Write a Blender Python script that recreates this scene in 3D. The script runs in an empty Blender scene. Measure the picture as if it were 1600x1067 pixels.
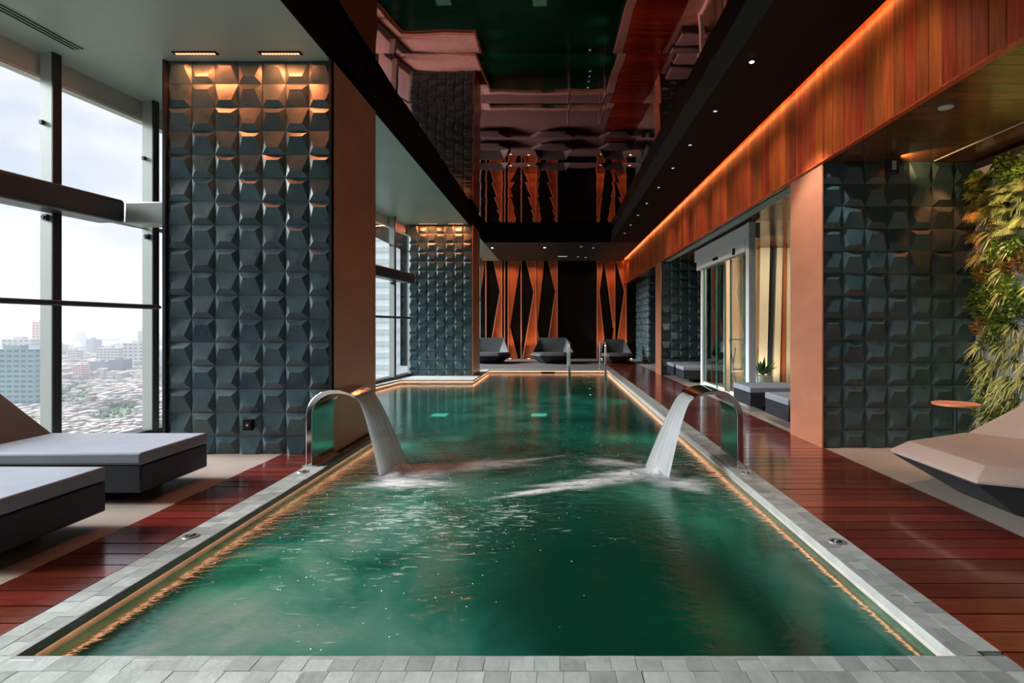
import bpy, bmesh, math, random
from mathutils import Vector, Matrix
random.seed(7)
S = bpy.context.scene
COL = S.collection
PI = math.pi
# ------------------------------------------------------------------ camera
F, CX, CY, H = 870.0, 867.0, 511.0, 1.3
cam = bpy.data.cameras.new('camera'); co = bpy.data.objects.new('camera', cam); COL.objects.link(co)
co.location = (0, 0, H); co.rotation_euler = (PI/2, 0, 0)
cam.sensor_width = 36; cam.lens = F*36/1600
cam.shift_x = (800-CX)/1600; cam.shift_y = (CY-533.5)/1600
cam.clip_start = .05; cam.clip_end = 30000
S.camera = co
# ------------------------------------------------------------------ world
W = bpy.data.worlds.new('sky'); S.world = W; W.use_nodes = True
nt = W.node_tree; nt.nodes.clear()
def N(nt, t, **k):
    n = nt.nodes.new(t)
    for a, b in k.items(): setattr(n, a, b)
    return n
tc = N(nt, 'ShaderNodeTexCoord'); sep = N(nt, 'ShaderNodeSeparateXYZ')
nt.links.new(tc.outputs['Generated'], sep.inputs[0])
grad = N(nt, 'ShaderNodeValToRGB')
e = grad.color_ramp.elements
e[0].position = 0.0; e[0].color = (.68, .70, .75, 1)
e[1].position = .75; e[1].color = (.40, .53, .78, 1)
m = grad.color_ramp.elements.new(.30); m.color = (.62, .69, .83, 1)
nt.links.new(sep.outputs['Z'], grad.inputs[0])
mp = N(nt, 'ShaderNodeMapping'); mp.inputs['Scale'].default_value = (1, 1, 2.2); mp.inputs['Location'].default_value = (.35, .1, .2)
nt.links.new(tc.outputs['Generated'], mp.inputs[0])
nz = N(nt, 'ShaderNodeTexNoise'); nz.inputs['Scale'].default_value = 2.6; nz.inputs['Detail'].default_value = 7; nz.inputs['Roughness'].default_value = .52
nt.links.new(mp.outputs[0], nz.inputs['Vector'])
cr = N(nt, 'ShaderNodeValToRGB'); cr.color_ramp.elements[0].position = .42; cr.color_ramp.elements[1].position = .60
nt.links.new(nz.outputs[0], cr.inputs[0])
mx = N(nt, 'ShaderNodeMixRGB'); mx.inputs[2].default_value = (.97, .96, .97, 1)
nt.links.new(cr.outputs[0], mx.inputs[0]); nt.links.new(grad.outputs[0], mx.inputs[1])
bg = N(nt, 'ShaderNodeBackground'); bg.inputs[1].default_value = 1.08
nt.links.new(mx.outputs[0], bg.inputs[0])
wo = N(nt, 'ShaderNodeOutputWorld'); nt.links.new(bg.outputs[0], wo.inputs[0])
# low sun lamp, spread wide and added for more daylight through the left windows
sl = bpy.data.lights.new('sun', 'SUN'); sl.energy = 14.0; sl.angle = math.radians(38); sl.color = (.97, .98, 1)
so = bpy.data.objects.new('sun', sl); COL.objects.link(so)
so.rotation_euler = Vector((.86, -.02, -.42)).to_track_quat('-Z', 'Y').to_euler()
S.view_settings.view_transform = 'Standard'; S.view_settings.look = 'None'
S.view_settings.gamma = 1; S.view_settings.use_curve_mapping = False
S.view_settings.exposure = 0.15
cy = S.cycles
cy.use_denoising = True
cy.max_bounces = 8; cy.diffuse_bounces = 4; cy.glossy_bounces = 4; cy.transmission_bounces = 4
cy.transparent_max_bounces = 16; cy.volume_bounces = 0
cy.caustics_reflective = False; cy.caustics_refractive = False
cy.sample_clamp_indirect = 3.0; cy.blur_glossy = 1.0

def lamp(name, kind, loc, target, power, color, size=.05, size_y=None, angle=60, blend=.6):
    l = bpy.data.lights.new(name, kind); l.energy = power; l.color = color
    if kind == 'AREA':
        l.shape = 'RECTANGLE' if size_y else 'SQUARE'; l.size = size
        if size_y: l.size_y = size_y
    else:
        l.shadow_soft_size = size
    if kind == 'SPOT': l.spot_size = math.radians(angle); l.spot_blend = blend
    o = bpy.data.objects.new(name, l); COL.objects.link(o); o.location = loc
    d = Vector(target)-Vector(loc)
    o.rotation_euler = d.to_track_quat('-Z', 'Y').to_euler()
    return o
WARM = (1, .23, .075); WARM2 = (1, .66, .42); CREAM = (1, .82, .62)

# ------------------------------------------------------------------ materials
def mat(name, base, rough=.5, metal=0.0, spec=.5, var=0.0, vscale=4.0, bump=0.0, bscale=30.0, stretch=(1,1,1),
        obj_var=0.0, hue_var=0.0, coat=0.0, rvar=0.0, alt=None):
    m = bpy.data.materials.new(name); m.use_nodes = True
    t = m.node_tree; p = t.nodes['Principled BSDF']
    p.inputs['Base Color'].default_value = (*base, 1)
    p.inputs['Roughness'].default_value = rough; p.inputs['Metallic'].default_value = metal
    p.inputs['Specular IOR Level'].default_value = spec
    if coat: p.inputs['Coat Weight'].default_value = coat; p.inputs['Coat Roughness'].default_value = .08
    c = N(t, 'ShaderNodeTexCoord'); mp = N(t, 'ShaderNodeMapping'); mp.inputs['Scale'].default_value = stretch
    t.links.new(c.outputs['Object'], mp.inputs[0])
    oi = N(t, 'ShaderNodeObjectInfo')
    ad = N(t, 'ShaderNodeVectorMath', operation='ADD'); sc = N(t, 'ShaderNodeVectorMath', operation='SCALE'); sc.inputs['Scale'].default_value = 37.0
    cmb = N(t, 'ShaderNodeCombineXYZ')
    for i in range(3): t.links.new(oi.outputs['Random'], cmb.inputs[i])
    t.links.new(cmb.outputs[0], sc.inputs[0]); t.links.new(mp.outputs[0], ad.inputs[0]); t.links.new(sc.outputs[0], ad.inputs[1])
    src = None
    if var or alt or rvar:
        nz = N(t, 'ShaderNodeTexNoise'); nz.inputs['Scale'].default_value = vscale; nz.inputs['Detail'].default_value = 6; nz.inputs['Roughness'].default_value = .6
        t.links.new(ad.outputs[0], nz.inputs['Vector'])
        mr = N(t, 'ShaderNodeMapRange'); mr.inputs['From Min'].default_value = .3; mr.inputs['From Max'].default_value = .7
        t.links.new(nz.outputs[0], mr.inputs['Value'])
        mixn = N(t, 'ShaderNodeMixRGB'); t.links.new(mr.outputs[0], mixn.inputs[0])
        a = alt if alt else tuple(min(1, x*(1+var)) for x in base)
        mixn.inputs[1].default_value = (*[x*(1-var) for x in base], 1) if not alt else (*base, 1)
        mixn.inputs[2].default_value = (*a, 1)
        src = mixn.outputs[0]
        if rvar:
            m2 = N(t, 'ShaderNodeMapRange'); m2.inputs['To Min'].default_value = max(.02, rough-rvar); m2.inputs['To Max'].default_value = rough+rvar
            t.links.new(mr.outputs[0], m2.inputs['Value']); t.links.new(m2.outputs[0], p.inputs['Roughness'])
    if obj_var or hue_var:
        hs = N(t, 'ShaderNodeHueSaturation')
        if src: t.links.new(src, hs.inputs['Color'])
        else: hs.inputs['Color'].default_value = (*base, 1)
        m1 = N(t, 'ShaderNodeMapRange'); m1.inputs['To Min'].default_value = 1-obj_var; m1.inputs['To Max'].default_value = 1+obj_var
        t.links.new(oi.outputs['Random'], m1.inputs['Value']); t.links.new(m1.outputs[0], hs.inputs['Value'])
        if hue_var:
            wn = N(t, 'ShaderNodeTexWhiteNoise', noise_dimensions='1D'); t.links.new(oi.outputs['Random'], wn.inputs['W'])
            m2 = N(t, 'ShaderNodeMapRange'); m2.inputs['To Min'].default_value = .5-hue_var; m2.inputs['To Max'].default_value = .5+hue_var
            t.links.new(wn.outputs['Value'], m2.inputs['Value']); t.links.new(m2.outputs[0], hs.inputs['Hue'])
        src = hs.outputs[0]
    if src: t.links.new(src, p.inputs['Base Color'])
    if bump:
        nb = N(t, 'ShaderNodeTexNoise'); nb.inputs['Scale'].default_value = bscale; nb.inputs['Detail'].default_value = 5
        t.links.new(ad.outputs[0], nb.inputs['Vector'])
        b = N(t, 'ShaderNodeBump'); b.inputs['Strength'].default_value = bump; b.inputs['Distance'].default_value = .01
        t.links.new(nb.outputs[0], b.inputs['Height']); t.links.new(b.outputs[0], p.inputs['Normal'])
    return m
def emit(name, color, strength):
    m = bpy.data.materials.new(name); m.use_nodes = True; t = m.node_tree; t.nodes.clear()
    e = N(t, 'ShaderNodeEmission'); e.inputs[0].default_value = (*color, 1); e.inputs[1].default_value = strength
    o = N(t, 'ShaderNodeOutputMaterial'); t.links.new(e.outputs[0], o.inputs[0]); return m
def glass(name, tint, refl=1.0, rough=0.0, ior=1.45):
    m = bpy.data.materials.new(name); m.use_nodes = True; t = m.node_tree; t.nodes.clear()
    tr = N(t, 'ShaderNodeBsdfTransparent'); tr.inputs[0].default_value = (*tint, 1)
    g = N(t, 'ShaderNodeBsdfGlossy'); g.inputs['Roughness'].default_value = rough
    fr = N(t, 'ShaderNodeFresnel'); ge = N(t, 'ShaderNodeNewGeometry')
    io = N(t, 'ShaderNodeMapRange'); io.inputs['To Min'].default_value = ior; io.inputs['To Max'].default_value = 1/ior
    t.links.new(ge.outputs['Backfacing'], io.inputs['Value']); t.links.new(io.outputs[0], fr.inputs[0])
    mu = N(t, 'ShaderNodeMath', operation='MULTIPLY'); mu.inputs[1].default_value = refl
    t.links.new(fr.outputs[0], mu.inputs[0])
    mx = N(t, 'ShaderNodeMixShader'); t.links.new(mu.outputs[0], mx.inputs[0]); t.links.new(tr.outputs[0], mx.inputs[1]); t.links.new(g.outputs[0], mx.inputs[2])
    o = N(t, 'ShaderNodeOutputMaterial'); t.links.new(mx.outputs[0], o.inputs[0]); return m

M = {}
M['tile'] = mat('dark_relief_tile', (.026, .066, .080), .34, .10, .7, alt=(.055, .108, .125), vscale=5, bump=.15, bscale=14, obj_var=.16, rvar=.10)
M['grout'] = mat('black_backing', (.006, .007, .008), .7)
M['copper'] = mat('copper_panel', (.70, .30, .18), .36, .25, .5, var=.10, vscale=1.2, stretch=(1, 1, 3), bump=.03, bscale=60)
M['dcopper'] = mat('back_wall_copper', (.66, .17, .055), .38, .35, .5, var=.12, vscale=2)
M['cream'] = mat('cream_fold', (.80, .66, .48), .5, .0, .4, var=.06, vscale=2)
M['black'] = mat('black_panel', (.003, .0034, .003), .6, 0, .12)
M['ceil'] = mat('grey_ceiling', (.44, .51, .46), .40, 0, .45, var=.07, vscale=.8, bump=.02, bscale=3)
M['dceil'] = mat('charcoal_ceiling', (.035, .04, .036), .5, 0, .25)
M['mull'] = mat('grey_mullion', (.46, .50, .48), .38, .2, .5)
M['header'] = mat('beige_header', (.62, .56, .48), .6, 0, .4)
M['dmetal'] = mat('dark_metal', (.028, .032, .036), .4, .4, .5)
M['beam'] = mat('transom_metal', (.035, .042, .044), .35, .2, .5)
M['alu'] = mat('white_aluminium', (.84, .89, .93), .35, .0, .5)
M['steel'] = mat('polished_steel', (.80, .80, .79), .10, 1.0, .5, rvar=.05, vscale=5)
M['chrome'] = mat('chrome', (.8, .8, .8), .22, .8)
M['coping'] = mat('coping_stone', (.30, .33, .31), .5, 0, .45, alt=(.42, .455, .43), vscale=9, bump=.2, bscale=40, obj_var=.24, hue_var=.02)
M['copedge'] = mat('pool_edge_stone', (.36, .38, .36), .3, 0, .5, var=.15, vscale=10, bump=.1)
M['grout2'] = mat('stone_grout', (.10, .11, .105), .8)
M['deck'] = mat('red_hardwood', (.125, .016, .009), .20, 0, .7, alt=(.19, .034, .018), vscale=5, stretch=(1, 9, 4), bump=.06, bscale=18, obj_var=.38, hue_var=.008, rvar=.06, coat=.5)
M['fascia'] = mat('varnished_cedar', (.42, .060, .016), .34, 0, .5, alt=(.72, .155, .045), vscale=4, stretch=(6, 6, .6), bump=.05, bscale=30, obj_var=.36, hue_var=.012)
M['soffit'] = mat('dark_soffit_timber', (.12, .040, .014), .17, 0, .7, alt=(.19, .070, .024), vscale=3, stretch=(.5, 8, 4), bump=.04, bscale=14, obj_var=.2)
M['floor'] = mat('beige_stone_floor', (.31, .265, .225), .4, 0, .45, alt=(.40, .35, .30), vscale=3, bump=.05, bscale=20)
M['pebble'] = mat('speckled_stone', (.07, .065, .065), .6, 0, .4, alt=(.17, .16, .155), vscale=22, bump=.4, bscale=60)
M['fabric'] = mat('grey_fabric', (.25, .285, .34), .7, 0, .35, var=.07, vscale=6, bump=.10, bscale=120)
M['brownfab'] = mat('taupe_fabric', (.165, .17, .155), .75, 0, .3, var=.05, vscale=6, bump=.12, bscale=120)
M['warmfab'] = mat('sand_fabric', (.34, .265, .23), .8, 0, .25, var=.05, vscale=6, bump=.15, bscale=110)
M['basefab'] = mat('charcoal_base', (.022, .027, .034), .5, 0, .3, bump=.08, bscale=120)
M['blackfab'] = mat('black_fabric', (.055, .06, .062), .6, 0, .4, bump=.1, bscale=120)
M['concrete'] = mat('bluish_backing', (.34, .37, .44), .8, 0, .3, alt=(.5, .53, .6), vscale=12, bump=.5, bscale=30)
M['poolfloor'] = mat('green_pool_mosaic', (.05, .20, .15), .5, 0, .4, var=.2, vscale=6)
M['white'] = mat('white_paint', (.8, .8, .78), .4)
M['led'] = emit('led_strip_light', (1, .43, .22), 13.0)
M['cove'] = emit('cove_strip_light', (1, .36, .10), 14.0)
M['ledcell'] = emit('led_cell_light', (1, .40, .20), 2.2)
M['down'] = emit('downlight_glow', (1, .93, .85), 14.0)
M['dimdown'] = emit('dim_downlight_glow', (.9, .9, 1), .8)
M['amber'] = emit('uplight_glow', (1, .75, .5), 10.0)
M['uw'] = emit('underwater_glow', (.55, 1, .9), 3.0)
M['glass'] = glass('window_glass', (.975, .985, .983))
M['dglass'] = glass('green_door_glass', (.91, .955, .94), 1.5)
M['gedge'] = mat('green_glass_edge', (.10, .34, .27), .15, 0, .6)

# mirror ceiling
def mirror_mat():
    m = mat('bronze_mirror', (.28, .07, .05), .025, 1.0)
    t = m.node_tree; p = t.nodes['Principled BSDF']
    c = N(t, 'ShaderNodeTexCoord'); nb = N(t, 'ShaderNodeTexNoise'); nb.inputs['Scale'].default_value = 1.3; nb.inputs['Detail'].default_value = 1
    t.links.new(c.outputs['Object'], nb.inputs['Vector'])
    b = N(t, 'ShaderNodeBump'); b.inputs['Strength'].default_value = .12; b.inputs['Distance'].default_value = .02
    t.links.new(nb.outputs[0], b.inputs['Height']); t.links.new(b.outputs[0], p.inputs['Normal'])
    return m
M['mirror'] = mirror_mat()

# water: cloudy green body with bubbles, smooth long waves on top
def water_mat():
    m = bpy.data.materials.new('green_pool_water'); m.use_nodes = True; t = m.node_tree; t.nodes.clear()
    L = t.links.new
    g = N(t, 'ShaderNodeNewGeometry')
    def noise(scale, detail, st=(1,1,1), loc=(0,0,0), dist=0):
        mp = N(t, 'ShaderNodeMapping'); mp.inputs['Scale'].default_value = st; mp.inputs['Location'].default_value = loc
        L(g.outputs['Position'], mp.inputs[0])
        n = N(t, 'ShaderNodeTexNoise'); n.inputs['Scale'].default_value = scale; n.inputs['Detail'].default_value = detail; n.inputs['Distortion'].default_value = dist
        L(mp.outputs[0], n.inputs['Vector']); return n.outputs[0]
    def blob(cx, cy, rx, ry, p=1.0):   # soft oval patch: bubble clouds, the far brightening, wave strength
        s = N(t, 'ShaderNodeVectorMath', operation='SUBTRACT'); L(g.outputs['Position'], s.inputs[0]); s.inputs[1].default_value = (cx, cy, -.1)
        d = N(t, 'ShaderNodeVectorMath', operation='DIVIDE'); L(s.outputs[0], d.inputs[0]); d.inputs[1].default_value = (rx, ry, 1)
        l = N(t, 'ShaderNodeVectorMath', operation='LENGTH'); L(d.outputs[0], l.inputs[0])
        r = N(t, 'ShaderNodeMapRange', interpolation_type='SMOOTHSTEP'); r.inputs['From Min'].default_value = 0; r.inputs['From Max'].default_value = 1
        r.inputs['To Min'].default_value = p; r.inputs['To Max'].default_value = 0; L(l.outputs['Value'], r.inputs['Value']); return r.outputs[0]
    def mth(op, a, b):
        n = N(t, 'ShaderNodeMath', operation=op)
        for i, x in enumerate((a, b)):
            if isinstance(x, (int, float)): n.inputs[i].default_value = x
            else: L(x, n.inputs[i])
        return n.outputs[0]
    cloud = mth('ADD', blob(-1.5, 3.4, 1.5, 2.6, .55), blob(-.5, 5.9, 2.6, 2.6, .42))
    cloud = mth('ADD', cloud, blob(1.15, 5.0, .8, 2.0, .4))
    cloud = mth('ADD', cloud, blob(-.7, 9.6, 2.6, 4.2, .34))  # paler colour put in to brighten the far water
    cloud = mth('ADD', cloud, blob(-.45, 2.35, .55, .6, .40))
    cloud = mth('ADD', cloud, blob(-1.6, 2.5, 1.2, .7, .40))
    cloud = mth('ADD', cloud, blob(1.45, 3.0, .5, 1.6, .38))
    n1 = noise(1.5, 5, (1, .8, 1), (3, 1, 0), .8)
    mr = N(t, 'ShaderNodeMapRange'); mr.inputs['From Min'].default_value = .36; mr.inputs['From Max'].default_value = .66; mr.inputs['To Min'].default_value = .25; mr.inputs['To Max'].default_value = 1.25
    L(n1, mr.inputs['Value'])
    cl = mth('MULTIPLY', cloud, mr.outputs[0])
    ramp = N(t, 'ShaderNodeValToRGB'); L(cl, ramp.inputs[0])
    el = ramp.color_ramp.elements
    el[0].position = 0; el[0].color = (.003, .075, .045, 1)
    el[1].position = .85; el[1].color = (.48, .56, .50, 1)
    x = el.new(.22); x.color = (.03, .26, .18, 1)
    x = el.new(.5); x.color = (.17, .44, .34, 1)
    # far part clearer teal
    dif = N(t, 'ShaderNodeBsdfDiffuse'); L(ramp.outputs[0], dif.inputs[0])
    tr = N(t, 'ShaderNodeBsdfTransparent'); tr.inputs[0].default_value = (.16, .62, .50, 1)
    tl = N(t, 'ShaderNodeBsdfTranslucent'); L(ramp.outputs[0], tl.inputs[0])
    dt = N(t, 'ShaderNodeMixShader'); dt.inputs[0].default_value = .5; L(dif.outputs[0], dt.inputs[1]); L(tl.outputs[0], dt.inputs[2])
    body = N(t, 'ShaderNodeMixShader'); body.inputs[0].default_value = .72
    L(tr.outputs[0], body.inputs[1]); L(dt.outputs[0], body.inputs[2])
    # waves, rougher near the two falls
    near = mth('ADD', mth('ADD', blob(-1.3, 5.0, 2.6, 3.6, 1.0), blob(.8, 5.2, 2.2, 2.2, .5)), .22)
    w1 = noise(5.5, 4, (1, 2.1, 1), (0, 0, 0), .6)
    w2 = noise(22, 3, (1, 1.8, 1), (5, 2, 0), .3)
    hgt = mth('ADD', w1, mth('MULTIPLY', w2, .3))
    hgt = mth('MULTIPLY', hgt, near)
    b = N(t, 'ShaderNodeBump'); b.inputs['Strength'].default_value = .45; b.inputs['Distance'].default_value = .03; L(hgt, b.inputs['Height'])
    gl = N(t, 'ShaderNodeBsdfGlossy'); gl.inputs['Roughness'].default_value = .11; L(b.outputs[0], gl.inputs['Normal'])
    L(b.outputs[0], dif.inputs['Normal'])
    fr = N(t, 'ShaderNodeFresnel'); fr.inputs[0].default_value = 1.36; L(b.outputs[0], fr.inputs['Normal'])
    mx = N(t, 'ShaderNodeMixShader'); L(fr.outputs[0], mx.inputs[0]); L(body.outputs[0], mx.inputs[1]); L(gl.outputs[0], mx.inputs[2])
    o = N(t, 'ShaderNodeOutputMaterial'); L(mx.outputs[0], o.inputs[0]); return m
M['water'] = water_mat()

def fall_mat():
    m = bpy.data.materials.new('falling_water'); m.use_nodes = True; t = m.node_tree; t.nodes.clear(); L = t.links.new
    uv = N(t, 'ShaderNodeUVMap'); mp = N(t, 'ShaderNodeMapping'); mp.inputs['Scale'].default_value = (22, .8, 1); L(uv.outputs[0], mp.inputs[0])
    n = N(t, 'ShaderNodeTexNoise'); n.inputs['Scale'].default_value = 1; n.inputs['Detail'].default_value = 3; L(mp.outputs[0], n.inputs['Vector'])
    r = N(t, 'ShaderNodeMapRange'); r.inputs['From Min'].default_value = .3; r.inputs['From Max'].default_value = .7; r.inputs['To Min'].default_value = .55; r.inputs['To Max'].default_value = .92; L(n.outputs[0], r.inputs['Value'])
    tr = N(t, 'ShaderNodeBsdfTransparent'); tr.inputs[0].default_value = (.92, .96, .95, 1)
    d = N(t, 'ShaderNodeBsdfDiffuse'); d.inputs[0].default_value = (.86, .9, .92, 1)
    tl = N(t, 'ShaderNodeBsdfTranslucent'); tl.inputs[0].default_value = (.86, .9, .92, 1)
    gl = N(t, 'ShaderNodeBsdfGlossy'); gl.inputs['Roughness'].default_value = .2
    a = N(t, 'ShaderNodeMixShader'); a.inputs[0].default_value = .5; L(d.outputs[0], a.inputs[1]); L(tl.outputs[0], a.inputs[2])
    g2 = N(t, 'ShaderNodeMixShader'); g2.inputs[0].default_value = .12; L(a.outputs[0], g2.inputs[1]); L(gl.outputs[0], g2.inputs[2])
    mx = N(t, 'ShaderNodeMixShader'); L(r.outputs[0], mx.inputs[0]); L(tr.outputs[0], mx.inputs[1]); L(g2.outputs[0], mx.inputs[2])
    o = N(t, 'ShaderNodeOutputMaterial'); L(mx.outputs[0], o.inputs[0]); return m
M['fall'] = fall_mat()
def foam_mat():
    m = bpy.data.materials.new('white_foam'); m.use_nodes = True; t = m.node_tree; t.nodes.clear(); L = t.links.new
    uv = N(t, 'ShaderNodeUVMap')
    sx = N(t, 'ShaderNodeSeparateXYZ'); L(uv.outputs[0], sx.inputs[0])       # uv.x = distance from the middle 0..1, uv.y = along
    g = N(t, 'ShaderNodeNewGeometry'); mp = N(t, 'ShaderNodeMapping'); mp.inputs['Scale'].default_value = (3, 9, 3); L(g.outputs['Position'], mp.inputs[0])
    n = N(t, 'ShaderNodeTexNoise'); n.inputs['Scale'].default_value = 2.2; n.inputs['Detail'].default_value = 6; n.inputs['Roughness'].default_value = .65; L(mp.outputs[0], n.inputs['Vector'])
    a = N(t, 'ShaderNodeMath', operation='SUBTRACT'); a.inputs[0].default_value = 1.02; L(sx.outputs[0], a.inputs[1])
    p = N(t, 'ShaderNodeMath', operation='MULTIPLY'); L(a.outputs[0], p.inputs[0]); L(n.outputs[0], p.inputs[1])
    r = N(t, 'ShaderNodeMapRange', interpolation_type='SMOOTHSTEP'); r.inputs['From Min'].default_value = .06; r.inputs['From Max'].default_value = .56; r.inputs['To Max'].default_value = .92; L(p.outputs[0], r.inputs['Value'])
    tr = N(t, 'ShaderNodeBsdfTransparent'); d = N(t, 'ShaderNodeBsdfDiffuse'); d.inputs[0].default_value = (.88, .92, .92, 1)
    mx = N(t, 'ShaderNodeMixShader'); L(r.outputs[0], mx.inputs[0]); L(tr.outputs[0], mx.inputs[1]); L(d.outputs[0], mx.inputs[2])
    o = N(t, 'ShaderNodeOutputMaterial'); L(mx.outputs[0], o.inputs[0]); return m
M['foam'] = foam_mat()
def fleck_mat():      # fine broken crests of the ripples running away from the falls
    m = bpy.data.materials.new('ripple_crests'); m.use_nodes = True; t = m.node_tree; t.nodes.clear(); L = t.links.new
    uv = N(t, 'ShaderNodeUVMap'); sx = N(t, 'ShaderNodeSeparateXYZ'); L(uv.outputs[0], sx.inputs[0])
    g = N(t, 'ShaderNodeNewGeometry'); mp = N(t, 'ShaderNodeMapping'); mp.inputs['Rotation'].default_value = (0, 0, -.35); mp.inputs['Scale'].default_value = (4.5, 15, 3); L(g.outputs['Position'], mp.inputs[0])
    n = N(t, 'ShaderNodeTexNoise'); n.inputs['Scale'].default_value = 2.0; n.inputs['Detail'].default_value = 4; n.inputs['Roughness'].default_value = .6; n.inputs['Distortion'].default_value = .8; L(mp.outputs[0], n.inputs['Vector'])
    n2 = N(t, 'ShaderNodeTexNoise'); n2.inputs['Scale'].default_value = 1.6; L(g.outputs['Position'], n2.inputs['Vector'])
    a = N(t, 'ShaderNodeMath', operation='MULTIPLY_ADD'); L(sx.outputs[0], a.inputs[0]); a.inputs[1].default_value = -.22; L(n.outputs[0], a.inputs[2])
    c = N(t, 'ShaderNodeMath', operation='MULTIPLY_ADD'); L(n2.outputs[0], c.inputs[0]); c.inputs[1].default_value = .35; L(a.outputs[0], c.inputs[2])
    r = N(t, 'ShaderNodeMapRange', interpolation_type='SMOOTHSTEP'); r.inputs['From Min'].default_value = .60; r.inputs['From Max'].default_value = .84; r.inputs['To Max'].default_value = .62; L(c.outputs[0], r.inputs['Value'])
    tr = N(t, 'ShaderNodeBsdfTransparent'); d = N(t, 'ShaderNodeBsdfDiffuse'); d.inputs[0].default_value = (.62, .78, .70, 1)
    mx = N(t, 'ShaderNodeMixShader'); L(r.outputs[0], mx.inputs[0]); L(tr.outputs[0], mx.inputs[1]); L(d.outputs[0], mx.inputs[2])
    o = N(t, 'ShaderNodeOutputMaterial'); L(mx.outputs[0], o.inputs[0]); return m
M['fleck'] = fleck_mat()
M['bubble'] = mat('bubble_white', (.85, .92, .9), .2)

# ------------------------------------------------------------------ mesh helpers
class MB:
    def __init__(s): s.v = []; s.f = []
    def add(s, vs, fs):
        n = len(s.v); s.v += [tuple(v) for v in vs]; s.f += [tuple(i+n for i in f) for f in fs]; return s
    def box(s, x0, x1, y0, y1, z0, z1):
        return s.prism([(x0, y0), (x1, y0), (x1, y1), (x0, y1)], z0, z1)
    def prism(s, poly, z0, z1):
        a = sum(poly[i][0]*poly[(i+1) % len(poly)][1]-poly[(i+1) % len(poly)][0]*poly[i][1] for i in range(len(poly)))
        if a < 0: poly = poly[::-1]
        n = len(poly)
        vs = [(x, y, z0) for x, y in poly]+[(x, y, z1) for x, y in poly]
        return s.add(vs, [tuple(range(n))[::-1], tuple(range(n, 2*n))]+[(i, (i+1) % n, (i+1) % n+n, i+n) for i in range(n)])
    def extr(s, poly, axis, a, b):
        """polygon in the plane of the other two axes, extruded along axis (0: x, poly yz; 1: y, poly xz)"""
        n = len(poly)
        mk = (lambda p, t: (t, p[0], p[1])) if axis == 0 else (lambda p, t: (p[0], t, p[1]))
        vs = [mk(p, a) for p in poly]+[mk(p, b) for p in poly]
        return s.add(vs, [tuple(range(n))[::-1], tuple(range(n, 2*n))]+[(i, (i+1) % n, (i+1) % n+n, i+n) for i in range(n)])
    def cyl(s, c, r, z0, z1, n=16, r2=None):
        r2 = r if r2 is None else r2
        vs = [(c[0]+r*math.cos(2*PI*i/n), c[1]+r*math.sin(2*PI*i/n), z0) for i in range(n)]+[(c[0]+r2*math.cos(2*PI*i/n), c[1]+r2*math.sin(2*PI*i/n), z1) for i in range(n)]
        return s.add(vs, [tuple(range(n))[::-1], tuple(range(n, 2*n))]+[(i, (i+1) % n, (i+1) % n+n, i+n) for i in range(n)])
    def tube(s, pts, r, n=10):
        pts = [Vector(p) for p in pts]; rings = []
        for i, p in enumerate(pts):
            d = (pts[min(i+1, len(pts)-1)]-pts[max(i-1, 0)]).normalized()
            u = d.cross(Vector((.013, .027, 1)) if abs(d.z) < .9 else Vector((1, .01, 0))).normalized(); w = d.cross(u)
            rr = r[i] if isinstance(r, (list, tuple)) else r
            rings.append([p+(u*math.cos(2*PI*k/n)+w*math.sin(2*PI*k/n))*rr for k in range(n)])
        vs = [v for q in rings for v in q]; fs = []
        for i in range(len(pts)-1):
            for k in range(n):
                a = i*n+k; b = i*n+(k+1) % n; fs.append((a, b, b+n, a+n))
        fs.append(tuple(range(n))[::-1]); fs.append(tuple(range((len(pts)-1)*n, len(pts)*n)))
        return s.add(vs, fs)
    def mesh(s, name, m, smooth=False):
        me = bpy.data.meshes.new(name); me.from_pydata(s.v, [], s.f)
        bm = bmesh.new(); bm.from_mesh(me); bmesh.ops.recalc_face_normals(bm, faces=bm.faces); bm.to_mesh(me); bm.free()
        me.materials.append(m)
        if smooth: me.polygons.foreach_set('use_smooth', [True]*len(me.polygons))
        me.update(); return me
    def build(s, name, m, parent=None, smooth=False, bevel=0, seg=2, loc=None):
        return put(name, s.mesh(name, m, smooth), parent, loc, bevel=bevel, seg=seg)
def put(name, me, parent=None, loc=None, rot=None, bevel=0, seg=2, scale=None):
    o = bpy.data.objects.new(name, me); COL.objects.link(o)
    if parent: o.parent = parent
    if loc: o.location = loc
    if rot: o.rotation_euler = rot
    if scale: o.scale = scale
    if bevel:
        b = o.modifiers.new('bevel', 'BEVEL'); b.width = bevel; b.segments = seg; b.limit_method = 'ANGLE'; b.angle_limit = .5
        b.harden_normals = False
        o.data.polygons.foreach_set('use_smooth', [True]*len(o.data.polygons)); 
        if hasattr(o.data, 'set_sharp_from_angle'): o.data.set_sharp_from_angle(angle=math.radians(40))
    return o
def tag(o, label=None, cat=None, group=None, kind=None):
    if label: o['label'] = label
    if cat: o['category'] = cat
    if group: o['group'] = group
    if kind: o['kind'] = kind
    return o
def empty(name, loc=(0,0,0), rz=0):
    o = bpy.data.objects.new(name, None); COL.objects.link(o); o.location = loc; o.rotation_euler = (0, 0, rz); o.empty_display_size = .1; return o
def dup(root, loc, rz=0, label=None, scale=None):
    kids = [c for c in bpy.data.objects if c.parent == root]
    r = root.copy(); COL.objects.link(r); r.location = loc; r.rotation_euler = (0, 0, rz)
    if scale: r.scale = scale
    if label: r['label'] = label
    for ch in kids:
        c = ch.copy(); COL.objects.link(c); c.parent = r
        for g in [g for g in bpy.data.objects if g.parent == ch]:
            d = g.copy(); COL.objects.link(d); d.parent = c
    return r
def struct(name, label, cat='structure'):
    o = empty(name); tag(o, label, cat, kind='structure'); return o

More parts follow.
